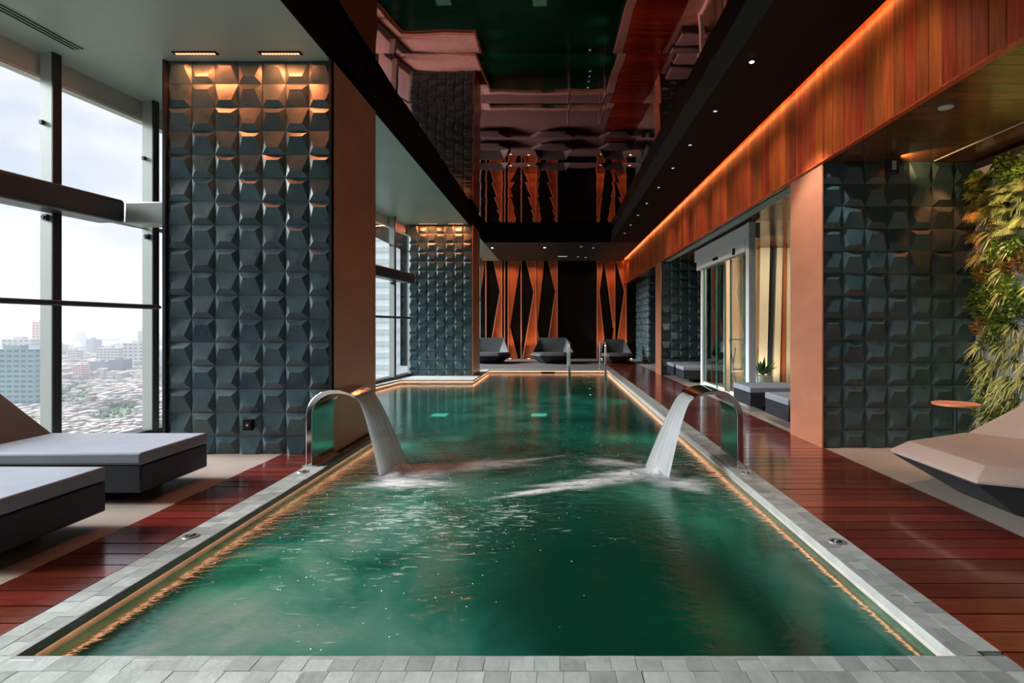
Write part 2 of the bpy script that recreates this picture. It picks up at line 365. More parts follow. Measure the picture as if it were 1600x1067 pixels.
# ------------------------------------------------------------------ dimensions
ZC, ZM, ZS = 4.04, 4.40, 3.09
PL, PR, PF, PB = -2.14, 1.597, 2.205, 17.0      # pool inner edges
CLo, CRo = -2.335, 1.785                          # coping outer edges
T = .0985
DK = .1497
WZ = -.10
FS = .1244
def fac(y, d=0.0): return -5.17+FS*(y-5.19)+d
Y0, YB = -2.5, 23.05
BY0, BY1 = 7.30, 13.70                            # pool bay by the windows
PL2 = -2.0
XW = 2.86                                         # plane of the timber fascia

# ------------------------------------------------------------------ floor
f = MB()
f.prism([(fac(Y0, -.3), Y0), (-2.80, Y0), (-2.80, 5.74), (fac(5.74, -.3), 5.74)], -.30, -.004)
f.prism([(fac(5.74, -.3), 5.74), (CLo, 5.74), (CLo, BY0-.2), (fac(BY0-.2, -.3), BY0-.2)], -.30, -.004)
f.prism([(fac(14.9, -.3), 14.2), (PL2-.2, 14.2), (PL2-.2, PB+.2), (fac(PB+.2, -.3), PB+.2)], -.30, -.004)
f.box(2.90, 5.9, Y0, YB+.2, -.30, -.004)
f.build('floor', M['floor']); tag(bpy.data.objects['floor'], 'beige honed stone floor beside the deck', 'floor', kind='structure')
f = MB(); f.prism([(fac(PB+.2, -.3), PB+.2), (1.785, PB+.2), (1.785, YB+.2), (fac(YB, -.3), YB+.2)], -.3, -.004)
tag(f.build('floor_far', M['pebble']), 'dark speckled stone floor behind the far end of the pool', 'floor', kind='structure')

# decks of single boards
def board_mesh(x0, x1, w, th=.03, name='board', m=None):
    b = MB(); b.box(x0, x1, -w/2, w/2, -th, 0); return b.mesh(name, m or M['deck'])
dl = struct('floor_deck_left', 'red hardwood deck left of the pool', 'deck')
dr = struct('floor_deck_right', 'red hardwood deck right of the pool', 'deck')
b = MB(); b.box(-2.80, CLo, Y0, 5.74, -.3, -.035); b.build('subfloor', M['black'], dl)
b = MB(); b.box(CRo, 2.90, Y0, YB, -.3, -.035); b.build('subfloor', M['black'], dr)
ml = board_mesh(-2.80, CLo-.004, DK-.010, name='deck_board'); mr_ = board_mesh(CRo+.004, 2.90, DK-.010, name='deck_board')
yb = 1131*.0021627
k0 = int((Y0-yb)/DK)
for k in range(-12, 200):
    y = yb+DK*(k+.5)
    if y < 5.70: put('board', ml, dl, (0, y, random.uniform(-.0012, .0008)), rot=(0, random.uniform(-.001, .001), 0))
    yr = 2.226+DK*(k+.5)
    if yr < YB: put('board', mr_, dr, (0, yr, random.uniform(-.0012, .0008)), rot=(random.uniform(-.004, .004), 0, 0))

# ------------------------------------------------------------------ pool coping
cp = struct('pool_coping', 'pale stone tile coping round the pool', 'coping')
pool_poly = [(PL, PF), (PR, PF), (PR, PB), (PL2, PB), (PL2, BY1), (fac(BY1, .33), BY1), (fac(BY0, .33), BY0), (PL, BY0)]
b = MB()
zt = -.006
b.box(CLo, CRo, Y0, PF, -.044, zt)
b.box(PR, CRo, PF, PB+.2, -.044, zt); b.box(CLo, PL, PF, BY0, -.044, zt)
b.box(PL2-.2, PR, PB, PB+.2, -.044, zt)
b.build('mortar_bed', M['grout2'], cp)
# nosing slabs reach over the water
b = MB()
b.box(PL, PR, PF-.03, PF, -.045, -.0005)
b.box(PR-.012, PR+.03, PF-.01, PB, -.045, -.0008); b.box(PL-.03, PL+.010, PF-.01, BY0, -.045, -.0008)
b.box(PL2, PR, PB-.01, PB+.03, -.045, -.0008)
b.build('nosing', M['copedge'], cp, bevel=.004)
b = MB()
b.prism([(PL, BY0-.2), (PL, BY0), (fac(BY0, .33), BY0), (fac(BY0-.2, 0), BY0-.2)], -.045, 0)
b.prism([(fac(BY0, .0), BY0), (fac(BY0, .33), BY0), (fac(BY1, .33), BY1), (fac(BY1, .0), BY1)], -.045, 0)
b.prism([(fac(BY1, 0), BY1), (PL2, BY1), (PL2, 14.9), (fac(14.9, 0), 14.9)], -.045, 0)
b.prism([(PL2-.2, 14.9), (PL2, 14.9), (PL2, PB+.2), (PL2-.2, PB+.2)], -.045, 0)
b.build('bay_slab', M['coping'], cp, bevel=.005)
tm = MB(); tm.box(-T/2+.0011, T/2-.0011, -T/2+.0011, T/2-.0011, -.012, 0); tme = tm.mesh('coping_tile', M['coping'])
n = 0
def ctile(x, y):
    put('tile', tme, cp, (x, y, random.uniform(-.0012, .0006)), rot=(random.uniform(-.006, .006), random.uniform(-.006, .006), random.choice((0, PI/2, PI, -PI/2))))
rest = MB()
for r in range(2):
    y = PF-.002-T*(r+.5)
    for i in range(42):
        x = CLo+.0981*(i+.5)+(.012 if r else 0)
        ctile(x, y)
def rt(x, y):
    z = random.uniform(-.0012, .0006); rest.box(x-T/2+.0018, x+T/2-.0018, y-T/2+.0018, y+T/2-.0018, -.012, z)
for r in range(2, 30):
    for i in range(42): rt(CLo+.0981*(i+.5)+(.012 if r % 2 else 0), PF-.002-T*(r+.5))
for i in range(150):
    y = PF+T*(i+.5)
    for x in (PR+T*.5-.004+.002, PR+T*1.5-.006):
        yy = y+(.03 if x > PR+T else 0)
        if yy > PB+.1: continue
        ctile(x, yy) if i < 51 else rt(x, yy)
    for x in (PL-T*.5+.002, PL-T*1.5+.002):
        yy = y+(.04 if x < PL-T else 0)
        if y > BY0-.06: continue
        if y > 5.7 and x < PL-T: continue
        ctile(x, yy) if i < 51 else rt(x, yy)
for i in range(37):
    for r in range(2): rt(PL2+T*(i+.5)-.0, PB+.01+T*(r+.5))
o = rest.build('tile_field', M['coping'], cp); o['kind'] = 'stuff'

# basin
b = MB()
n = len(pool_poly)
gp = pool_poly
def off(poly, d):   # crude outward offset
    out = []
    for i in range(len(poly)):
        p0 = Vector(poly[i-1]); p1 = Vector(poly[i]); p2 = Vector(poly[(i+1) % len(poly)])
        e1 = (p1-p0).normalized(); e2 = (p2-p1).normalized()
        n1 = Vector((e1.y, -e1.x)); n2 = Vector((e2.y, -e2.x))
        bis = (n1+n2); bis = bis/ max(.3, (1+n1.dot(n2)))
        out.append(tuple(p1+bis*d))
    return out
wall_in = off(pool_poly, .03); wall_out = off(pool_poly, .12)
vs = [(x, y, -.80) for x, y in wall_in]+[(x, y, -.046) for x, y in wall_in]+[(x, y, -.046) for x, y in wall_out]+[(x, y, -.80) for x, y in wall_out]
fs = []
for i in range(n):
    j = (i+1) % n
    fs += [(i, j, j+n, i+n), (i+n, j+n, j+2*n, i+2*n), (j+2*n, i+2*n, i+3*n, j+3*n)]
b.add(vs, fs)
basin = b.build('pool_basin', M['copedge']); tag(basin, 'stone basin wall of the long green pool', 'pool', kind='structure')
b = MB(); b.prism(wall_out, -.86, -.78); b.build('basin_floor', M['poolfloor'], basin)
# LED strips tucked under the nosing
b = MB()
inner = off(pool_poly, .017); inner2 = off(pool_poly, .008)
for i in range(n):
    j = (i+1) % n
    if i == 0: continue            # no strip along the near edge
    (x0, y0), (x1, y1) = inner[i], inner[j]; (a0, b0), (a1, b1) = inner2[i], inner2[j]
    b.prism([(x0, y0), (x1, y1), (a1, b1), (a0, b0)], -.0495, -.0460)
tag(b.build('led_strip', M['led']), 'warm orange light strip glowing under the pool edge', 'light strip')
# water
w = MB(); poly = off(pool_poly, .028); w.add([(x, y, WZ) for x, y in poly], [tuple(range(n))])
me = w.mesh('pool_water', M['water'])
if me.polygons[0].normal.z < 0: me.flip_normals()
o = put('pool_water', me)
tag(o, 'green pool water filling the long basin', 'water', kind='stuff')
# skimmer mouth
sk = empty('skimmer', (-.21, PB-.0, -.075)); tag(sk, 'black skimmer mouth in the far pool wall', 'skimmer')
b = MB(); b.box(-.21, .21, -.012, .028, -.028, .022); b.build('frame', M['dmetal'], sk, bevel=.004)
b = MB(); b.box(-.19, .19, -.016, -.011, -.022, .016); b.build('flap', M['black'], sk)
# underwater panels, step lights
for i, (u, v) in enumerate(((687, 648), (842, 648))):
    Y = F*(H+.74)/(v-CY); X = (u-CX)*Y/F
    b = MB(); b.box(X-.20, X+.20, Y-.22, Y+.22, -.779, -.745)
    o = b.build('underwater_lamp', M['alu']); tag(o, ['square underwater lamp by the window bay', 'square underwater lamp in mid pool'][i], 'lamp', 'underwater lamps')
    b = MB(); b.box(X-.17, X+.17, Y-.19, Y+.19, -.744, -.738); b.build('lens', M['uw'], o)
st = empty('pool_steps', (0, 0, 0)); tag(st, 'submerged stone steps between the two handrails', 'steps')
for k in range(4):
    b = MB(); b.box(.45, 1.32, PB-.28*(k+1), PB-.28*k+.02, -.78, -.20-.15*k); b.build('step', M['poolfloor'], st)
    b = MB(); b.cyl((1.02+.0*k, PB-.28*(k+.5)), .032, -.199-.15*k, -.192-.15*k); b.build('step_light', M['down'], st)

# ------------------------------------------------------------------ ceilings
b = MB(); b.prism([(fac(Y0, -.3), Y0), (-2.30, Y0), (-2.30, YB), (fac(YB, -.3), YB)], ZC, ZC+.5)
cl = b.build('ceiling', M['ceil']); tag(cl, 'smooth grey ceiling over the window side', 'ceiling', kind='structure')
b = MB(); b.box(-2.302, -2.292, Y0, 18.0, ZC-.002, ZM+.06); b.build('fascia', M['black'], cl)
b = MB(); b.box(-2.30, 2.78, 18.0, YB, ZC, ZC+.5)
cf = b.build('ceiling_far', M['dceil']); tag(cf, 'charcoal ceiling over the back loungers', 'ceiling', kind='structure')
b = MB(); b.box(-2.292, 1.826, 17.985, 17.999, ZC-.002, ZM+.06); b.build('fascia', M['black'], cf)
b = MB(); b.box(1.83, 2.78, Y0, 18.0, ZC, ZC+.025); b.box(1.83, 2.60, Y0, YB, ZC+.03, ZC+.5)
cb = b.build('ceiling_right', M['black']); tag(cb, 'black ceiling strip above the right deck', 'ceiling', kind='structure')
b = MB(); b.box(1.822, 1.83, Y0, 18.0, ZC-.001, ZM+.06); b.build('fascia', M['dceil'], cb)
b = MB(); b.box(-6.5, 6.5, Y0-.3, YB+.3, ZC+.52, ZC+.8); tag(b.build('ceiling_roof_slab', M['black']), 'roof slab above the ceilings', 'roof', kind='structure')
# mirror ceiling of sagging panels
mc = struct('ceiling_mirror', 'dark bronze mirror ceiling above the pool', 'ceiling')
pit = 1.39; ys = 6.29-pit*7
prof = MB(); NS = 14
th = 0; zz = 0; pr = [(0, 0)]
for i in range(NS):
    t_ = (i+.5)/NS; ang = math.radians(2.3*(1-t_)+.15); zz -= math.tan(ang)*pit/NS; pr.append((pit*(i+1)/NS, zz))
hx = (1.826+2.292)/2
for (nx, x0, x1) in ((0, -hx, hx),):
    vs = []; 
    for (yy, z_) in pr: vs += [(x0, yy*.9975, z_), (x1, yy*.9975, z_)]
    k = len(pr)
    for (yy, z_) in pr: vs += [(x0, yy*.9975, z_+.02), (x1, yy*.9975, z_+.02)]
    fs = [(2*i, 2*i+1, 2*i+3, 2*i+2) for i in range(k-1)]+[(2*k+2*i, 2*k+2*i+2, 2*k+2*i+3, 2*k+2*i+1) for i in range(k-1)]
    fs += [(0, 2*k, 2*k+1, 1), (2*k-2, 2*k-1, 4*k-1, 4*k-2)]
    prof.add(vs, fs)
pm = prof.mesh('mirror_panel', M['mirror'], True)
pm.set_sharp_from_angle(angle=math.radians(30))
for k in range(0, 16):
    y = ys+pit*k
    if y > 17.9 or y < Y0: continue
    sc_ = 1 if y+pit < 17.98 else (17.98-y)/pit
    put('mirror_panel', pm, mc, ((1.826-2.292)/2, y, ZM+.02+random.uniform(-.002, .002)), rot=(random.uniform(-.003, .003), 0, 0), scale=(1, sc_, 1))
b = MB(); b.box(-2.29, 1.82, Y0, 17.98, ZM+.05, ZM+.07); b.build('backing', M['black'], mc)

# ------------------------------------------------------------------ tiled pillars
def tile_meshes():
    P = .2418; h = P/2-.0012; d = .036
    # big facet from the top edge to a ridge 70 % down (faces up); the other way round is the same tile turned
    def mk(flip):
        zr = h-1.46*h
        rx = .52*h
        v = [(-h, 0, h), (h, 0, h), (h, 0, -h), (-h, 0, -h), (-rx, -d, zr), (rx, -d, zr), (-h, .012, h), (h, .012, h), (h, .012, -h), (-h, .012, -h)]
        fc = [(0, 1, 5, 4), (3, 4, 5, 2), (0, 4, 3), (1, 2, 5), (6, 7, 1, 0), (8, 9, 3, 2), (7, 8, 2, 1), (9, 6, 0, 3)]
        if flip: v = [(x, y, -z) for x, y, z in v]
        return MB().add(v, fc).mesh('relief_tile', M['tile'])
    return mk(False), mk(True)
TB, TA = tile_meshes(); P = .2418
def tiles(parent, x0, y, z_top, nx, nz, parity=0, rz=0, last_cut=None):
    """front faces -Y at rz 0; x0 is where the first tile starts, going along the local x axis"""
    for r in range(nz):
        for c in range(nx):
            me = TA if (r+c+parity) % 2 == 0 else TB
            lx = (c+.5)*P; z = z_top-(r+.5)*P
            p = Matrix.Rotation(rz, 3, 'Z') @ Vector((lx, 0, 0))
            put('relief_tile', me, parent, (x0+p.x, y+p.y, z), rot=(0, 0, rz))
def pillar(name, label, x0, x1, y0, y1, z1, copper_side):
    o = MB().box(x0, x1, y0+.004, y1, -.02, z1+.1).build(name, M['grout']); tag(o, label, 'pillar', kind='structure')
    b = MB(); s = .012
    if copper_side > 0: b.box(x1-.002, x1+s, y0-.045, y1+.002, .0, z1-.001)
    else: b.box(x0-s, x0+.002, y0-.045, y1+.002, .0, z1-.001)
    b.build('copper_cladding', M['copper'], o)
    return o
# left near pillar
pl1 = pillar('wall_pillar_left_near', 'dark relief-tiled pillar by the left fountain with copper side', -4.02, -2.292, 5.74, 7.08, ZC, 1)
tiles(pl1, -3.986, 5.74, ZC+.006, 7, 17)
b = MB(); b.box(-4.02, -3.99, 5.70, 5.745, 0, ZC); b.box(-2.298, -2.28, 5.66, 5.745, 0, ZC); b.build('corner_trim', M['dmetal'], pl1)
pl2 = pillar('wall_pillar_left_far', 'dark relief-tiled pillar at the far window bay with copper side', -3.90, -2.20, 14.9, 16.2, ZC, 1)
tiles(pl2, -3.90, 14.9, ZC, 7, 17)
pr1 = pillar('wall_pillar_right_near', 'dark relief-tiled pillar behind the side table with copper side', 2.884, 4.60, 6.03, 6.79, ZS, -1)
tiles(pr1, 2.872, 6.03, ZS, 7, 13, parity=1)
pr2 = pillar('wall_pillar_right_far', 'dark relief-tiled pillar beyond the sliding door with copper side', 2.884, 4.60, 15.12, 15.9, ZS, -1)
tiles(pr2, 2.90, 15.12, ZS, 7, 13)
pr3 = MB().box(3.36, 5.9, 20.0, YB, -.02, ZS+.1).build('wall_block_right', M['grout']); tag(pr3, 'dark relief-tiled block in the far right corner', 'wall', kind='structure')
tiles(pr3, 3.36, 20.0, ZS, 7, 13, parity=1)
tiles(pr3, 3.36, 23.0, ZS, 12, 13, rz=-PI/2)
# socket on the left pillar
so_ = empty('power_socket', (-3.127, 5.672, .304)); tag(so_, 'black power socket set low on the left tiled pillar', 'socket')
b = MB(); b.box(-.048, .048, -.012, .03, -.055, .055); b.build('plate', M['black'], so_, bevel=.004)
b = MB(); b.box(-.028, .028, -.016, -.011, -.03, .03); b.build('insert', M['dmetal'], so_)
b = MB(); b.box(-.007, .007, -.018, -.015, -.010, .008); b.build('indicator', M['white'], so_)

# ------------------------------------------------------------------ facade
FD = Vector((FS, 1)).normalized(); FN = Vector((FD.y, -FD.x))   # FN points into the room
def fpoly(y0, y1, d0, d1):
    a = Vector((fac(y0), y0)); b_ = Vector((fac(y1), y1))
    return [tuple(a+FN*d0), tuple(b_+FN*d0), tuple(b_+FN*d1), tuple(a+FN*d1)]
wl = struct('wall_left', 'glazed window wall overlooking the city', 'window wall')
b = MB(); b.prism(fpoly(Y0, YB, -.12, .10), -.3, .06); b.build('sill', M['dmetal'], wl)
b = MB(); b.prism(fpoly(Y0, YB, -.16, -.05), 3.80, ZC+.3); b.build('header', M['header'], wl)
b = MB(); b.prism(fpoly(Y0, YB, -.16, -.1), -.9, -.29); b.build('slab_edge', M['header'], wl)
ym = [5.60+1.18*k for k in range(-6, 15)]
mm = MB(); mm.box(-.02, .125, -.04, .04, .05, ZC+.02)
mm2 = MB(); mm2.box(.115, .13, -.045, .045, .05, ZC+.02)
mesh1 = mm.mesh('mullion', M['mull']); mesh2 = mm2.mesh('mullion_cap', M['dmetal'])
fit = MB(); fit.box(.04, .09, -.075, .075, 2.36, 2.42); fit.tube([(.06, -.09, 2.39), (.06, -.045, 2.39)], .018, 8); fit.box(.0, .03, -.07, -.04, 3.32, 3.36); fitm = fit.mesh('glass_fitting', M['dmetal'])
rot = -math.atan(FS)
for y in ym:
    o = put('mullion', mesh1, wl, (fac(y), y, 0), rot=(0, 0, rot))
    put('mullion_cap', mesh2, o); put('glass_fitting', fitm, o)
for i in range(len(ym)-1):
    wn = empty('window_%d' % (i+1)); tag(wn, None, None, kind='structure')
    wn['label'] = 'tall glazed bay of the left window wall'; wn['category'] = 'window'; wn['group'] = 'window bays'
    for z0, z1 in ((.06, 2.50), (2.52, 3.80)):
        b = MB(); b.prism(fpoly(ym[i]+.03, ym[i+1]-.03, -.012, .0), z0, z1); b.build('pane', M['glass'], wn)
    b = MB(); b.prism(fpoly(ym[i]+.03, ym[i+1]-.03, -.02, .01), 2.485, 2.53); b.build('transom', M['mull'], wn)
# heavy transom beam and slim handrail
def beam(name, label, y0, y1, ret=None):
    o = empty(name); tag(o, label, 'beam')
    d = .35
    a = Vector((fac(y0), y0)); e_ = Vector((fac(y1), y1))
    poly = [tuple(a+FN*.02), tuple(e_+FN*.02), tuple(e_+FN*d), tuple(a+FN*d)]
    MB().prism(poly, 2.44, 2.69).build('beam_shell', M['beam'], o, bevel=.04, seg=4)
    if ret:
        MB().box(e_.x+d-.06, ret, y1, y1+.25, 2.44, 2.69).build('return_end', M['mull'], o, bevel=.02)
    return o
beam('transom_beam', 'dark heavy transom beam across the near left windows', Y0, 6.15, -4.02)
b2 = beam('transom_beam', 'dark transom beam in the window bay between the pillars', 7.10, 14.6)
def rail(name, label, y0, y1):
    o = empty(name); tag(o, label, 'rail')
    a = Vector((fac(y0), y0))+FN*.19; e_ = Vector((fac(y1), y1))+FN*.19
    MB().tube([(a.x, a.y, 1.54), (e_.x, e_.y, 1.54)], .028, 12).build('tube', M['dmetal'], o, smooth=True)
    for y in ym:
        if y0-.1 < y < y1+.1:
            p = Vector((fac(y), y)); q = p+FN*.12; r = p+FN*.19
            MB().tube([(q.x, q.y, 1.54), (r.x, r.y, 1.54)], .016, 8).build('bracket', M['dmetal'], o)
rail('handrail', 'slim dark handrail across the near left windows', Y0+.2, 6.75)
rail('handrail', 'slim dark handrail in the window bay between the pillars', 7.2, 14.7)

# other walls
tag(MB().box(-6.4, 6.4, Y0-.3, Y0, -.3, ZC+.5).build('wall_rear', M['dceil']), 'dark end wall behind the viewer', 'wall', kind='structure')
wb = MB().box(-6.4, 6.4, YB, YB+.3, -.3, ZC+.5).build('wall_back', M['black']); tag(wb, 'black back wall with folded copper fins', 'wall', kind='structure')
tag(MB().box(5.7, 5.95, Y0, YB, -.3, ZC+.5).build('wall_right', M['dceil']), 'dark right outer wall behind the alcoves', 'wall', kind='structure')
# back wall fins traced from measured corners (px in a 4.444x crop at 730,380)
def bw(x, y, Y=YB): return ((x/4.444+730-CX)*Y/F, H+(CY-(y/4.444+380))*Y/F)
zt_, zb_ = ZC, .02
def fin(pts, d0=.10, d1=0, m='dcopper', name='copper_fin', lab=None):
    P_ = [bw(x, y) for x, y in pts]
    P_ = [(x, min(z, ZC-.002)) for x, z in P_]
    P_ = [(x, max(z, .0)) for x, z in P_]
    MB().extr(P_, 1, YB-d0, YB+.001).build(name, M[m], wb)
BB = 850
fins = [
 [(40,118),(128,118),(86,400),(74,520),(40,560)], [(40,620),(74,620),(100,BB),(40,BB)],
 [(186,118),(238,118),(238,325),(231,325)], [(233,340),(238,345),(240,BB),(148,BB)],
 [(293,118),(370,118),(302,560),(293,600)], [(293,600),(300,585),(352,BB),(293,BB)],
 [(415,118),(472,118),(472,345),(464,335)], [(466,350),(472,345),(487,BB),(386,BB)],
 [(485,118),(535,118),(490,560),(485,590)], [(485,600),(490,590),(520,BB),(487,BB)],
 [(565,118),(622,118),(622,325),(613,325)], [(614,345),(622,345),(622,BB),(545,BB)],
 [(903,118),(942,118),(916,335),(910,340),(903,300)], [(903,330),(912,345),(958,BB),(903,BB)],
 [(956,118),(1020,118),(1020,560),(1014,590)], [(1014,600),(1020,600),(1020,BB),(990,BB)],
 [(1034,118),(1100,118),(1098,320),(1090,330)], [(1090,345),(1098,340),(1100,BB),(1022,BB)],
]
for q in fins: fin(q)
lines = [((132,118),(132,BB)),((186,118),(232,332)),((232,332),(150,BB)),((241,118),(241,BB)),((261,118),(261,BB)),((287,118),(287,BB)),((376,118),(376,BB)),
 ((411,118),(465,343)),((465,343),(386,BB)),((476,118),(482,BB)),((563,118),(614,335)),((614,335),(545,BB)),((625,118),(625,BB)),((902,118),(902,BB)),
 ((942,118),(914,340)),((914,340),(960,BB)),((953,118),(1016,590)),((1022,118),(1022,BB)),((1034,118),(1092,335)),((1092,335),(1024,BB)),((1101,118),(1101,BB))]
for (a, c) in lines:
    (x0, z0), (x1, z1) = bw(*a), bw(*c); z0 = min(z0, ZC-.001); z1 = max(z1, 0)
    MB().extr([(x0-.022, z0), (x0+.022, z0), (x1+.022, z1), (x1-.022, z1)], 1, YB-.145, YB-.0).build('fin_edge', M['copper'], wb)
for i, (u, v) in enumerate(((797, 563.5), (826, 563.5), (940, 562), (986, 562))):
    x = (u-CX)*22.4/F
    o = MB().cyl((x, 22.45), .07, -.004, .02).build('floor_uplight', M['dmetal']); tag(o, ['floor uplight right of the leftmost back daybed', 'floor uplight left of the middle back daybed', 'floor uplight behind the left handrail of the ladder', 'floor uplight right of the rightmost back daybed'][i], 'lamp', 'floor uplights')
    MB().cyl((x, 22.45), .05, .02, .024).build('lens', M['amber'], o)
    lamp('uplight_lamp', 'SPOT', (x, 22.40, .06), (x, 22.85, 2.2), 40, (1, .50, .28), .05, angle=80)
for x, pw in ((-2.6, 60), (-1.9, 60), (-.9, 60), (0.0, 25), (1.9, 50), (2.7, 50)):
    lamp('wall_wash_lamp', 'SPOT', (x, 21.6, ZC-.03), (x, 23.0, 2.0), pw*.6, (1, .45, .24), .08, angle=95)

# ------------------------------------------------------------------ timber fascia and soffit (right)
fa = struct('wall_fascia_right', 'red cedar board fascia above the right alcoves', 'fascia')
MB().box(XW+.02, XW+.08, Y0, YB, ZS+.02, ZC+.5).build('backing', M['black'], fa)
def fb(w):
    return MB().box(0, .02, -w/2+.0025, w/2-.0025, ZS-.01, ZC+.16).mesh('fascia_board', M['fascia'])
fb1, fb2 = fb(.147), fb(.0735)
y = 3.527-.147*36; k = 0
random.seed(3)
while y < YB:
    if k > 40 and random.random() < .3: w_ = .0735; me = fb2
    else: w_ = .147; me = fb1
    if y > Y0: put('board', me, fa, (XW+random.uniform(-.002, .002), y+w_/2, 0))
    y += w_; k += 1
b = MB(); b.box(XW-.006, XW+.05, Y0, YB, ZS-.022, ZS-.006); b.build('bottom_trim', M['fascia'], fa)
# cove
b = MB(); b.box(2.785, 2.80, Y0, YB-.01, ZC+.055, ZC+.075)
tag(b.build('cove_light', M['cove']), 'orange light strip along the top of the timber fascia', 'light strip')
b = MB(); b.box(2.60, XW+.1, Y0, YB, ZC+.17, ZC+.2); b.build('cove_lid', M['black'], cb)
# soffit
sf = struct('ceiling_soffit', 'dark varnished timber board soffit over the right alcoves', 'ceiling')
MB().box(XW+.02, 5.9, Y0, YB, ZS+.03, ZS+.2).build('backing', M['black'], sf)
sm = MB().box(XW+.02, 4.085, -.146/2+.003, .146/2-.003, ZS, ZS+.03).mesh('soffit_board', M['soffit'])
sm2 = MB().box(4.10, 5.7, -.146/2+.003, .146/2-.003, ZS+.004, ZS+.03).mesh('soffit_board', M['soffit'])
for k in range(-36, 120):
    y = 3.66+.146*(k+.5)
    if Y0 < y < 20: put('board', sm, sf, (0, y, random.uniform(0, .001))); put('board', sm2, sf, (0, y, random.uniform(0, .001)))
MB().box(4.084, 4.10, Y0, 6.0, ZS-.004, ZS+.02).build('track', M['alu'], sf)
# linear grille
g = empty('linear_grille', (0, 0, 0)); tag(g, 'white linear air grille along the foot of the timber fascia', 'grille')
for x in (3.0, 3.03, 3.06, 3.09, 3.12): MB().box(x-.006, x+.006, 6.85, 15.1, ZS-.02, ZS).build('slat', M['alu'], g)
MB().box(2.99, 3.13, 6.85, 15.1, ZS-.004, ZS+.001).build('backing', M['dmetal'], g)
# slot diffuser in the left ceiling
g = empty('slot_diffuser', (-4.79, 4.1, ZC)); g.rotation_euler = (0, 0, -.07); tag(g, 'double black slot diffuser in the grey ceiling', 'vent')
MB().box(-.075, .075, -1.6, 1.42, -.004, .002).build('frame', M['ceil'], g)
for x in (-.045, .0, .045): MB().box(x-.012, x+.012, -1.57, 1.39, -.006, -.003).build('slot', M['black'], g)
# round speaker disc + small downlights
def disc(x, y, z, r, m, label, name='downlight', cat='lamp', group=None):
    o = MB().cyl((0, 0), r, -.008, .001, 20).build(name, M['white' if name == 'ceiling_speaker' else 'dmetal'], loc=(x, y, z)); tag(o, label, cat, group)
    MB().cyl((0, 0), r*.72, -.011, -.0081, 16).build('grille' if name == 'ceiling_speaker' else 'lens', m, o)
    return o
disc(3.18, 4.53, ZS, .055, M['white'], 'round white speaker set in the dark timber soffit', 'ceiling_speaker', 'speaker')
for i, y in enumerate((5.74, 7.05, 8.36, 9.57, 10.9, 12.3, 13.6, 14.9, 16.2)):
    disc(2.03, y, ZC, .032, M['down'] if i == 0 else M['dimdown'], 'nearest and brightest small downlight in the black ceiling strip' if i == 0 else 'dim small downlight, %s from the viewer in the black ceiling strip' % ['', 'second', 'third', 'fourth', 'fifth', 'sixth', 'seventh', 'eighth', 'ninth'][i], group='downlights in the black ceiling strip')
for i, (u, v, br) in enumerate(((769, 387, 1), (851, 386.6, 1), (908, 385, 0), (927, 387, 0), (903, 401, 0), (915, 402, 0))):
    Y = (ZC-H)*F/(CY-v); disc((u-CX)*Y/F, Y, ZC, .05, M['down' if br else 'dimdown'], ['bright downlight left in the charcoal ceiling strip', 'bright downlight mid way in the charcoal ceiling strip', 'dim downlight right in the charcoal ceiling strip'][0 if i == 0 else 1 if i == 1 else 2], group='downlights over the back loungers')
o = MB().box(-.19, .19, -.06, .06, -.012, .001).build('ceiling_panel_lamp', M['white'], loc=(.30, 21.5, ZC)); tag(o, 'small oblong ceiling lamp over the middle daybed', 'lamp')
MB().box(-.17, .17, -.04, .04, -.015, -.0121).build('lens', M['dimdown'], o)
for y in (4.4, 5.74, 7.05, 8.36, 9.57, 10.9, 12.3, 13.6):
    lamp('wall_downlight', 'SPOT', (2.03, y, ZC-.03), (2.9, y+.15, 2.6), 26, (1, .74, .56), .03, angle=95, blend=.9)
# LED washers above the tiled pillars
def washer(x, y, w_, label, pw):
    o = MB().box(-w_/2-.02, w_/2+.02, -.03, .03, -.010, .001).build('washer_lamp', M['black'], loc=(x, y, ZC)); tag(o, label, 'lamp', 'light slots over the tiled pillars')
    nc = 12; cm = MB().box(-.011, .011, -.012, .012, -.016, -.0101).mesh('led_cell', M['ledcell'])
    for i in range(nc): put('led_cell', cm, o, (-w_/2+w_*(i+.5)/nc, 0, 0))
    lamp('washer_light', 'AREA', (x, y, ZC-.03), (x, y+.035, 0), pw, WARM, w_, .04)
washer(-3.59, 5.56, .40, 'orange slot light above the near left pillar, window side', 13)
washer(-2.74, 5.56, .38, 'orange slot light above the near left pillar, pool side', 15)
washer(-3.35, 14.72, .5, 'orange slot light above the far left pillar, window side', 15)
washer(-2.62, 14.72, .4, 'orange slot light above the far left pillar, pool side', 15)

# hanging box sign under the soffit
sg = empty('emergency_sign', (3.515, 5.80, 2.98)); tag(sg, 'small dark emergency sign box under the timber soffit', 'sign')
MB().box(-.06, .06, -.03, .03, -.085, .075).build('housing', M['dmetal'], sg, bevel=.006)
MB().box(-.022, .022, -.034, -.029, -.05, .045).build('symbol_panel', mat('pale_panel', (.35, .5, .48), .4), sg)
MB().cyl((0, 0), .008, .075, .11, 8).build('hanger', M['dmetal'], sg)

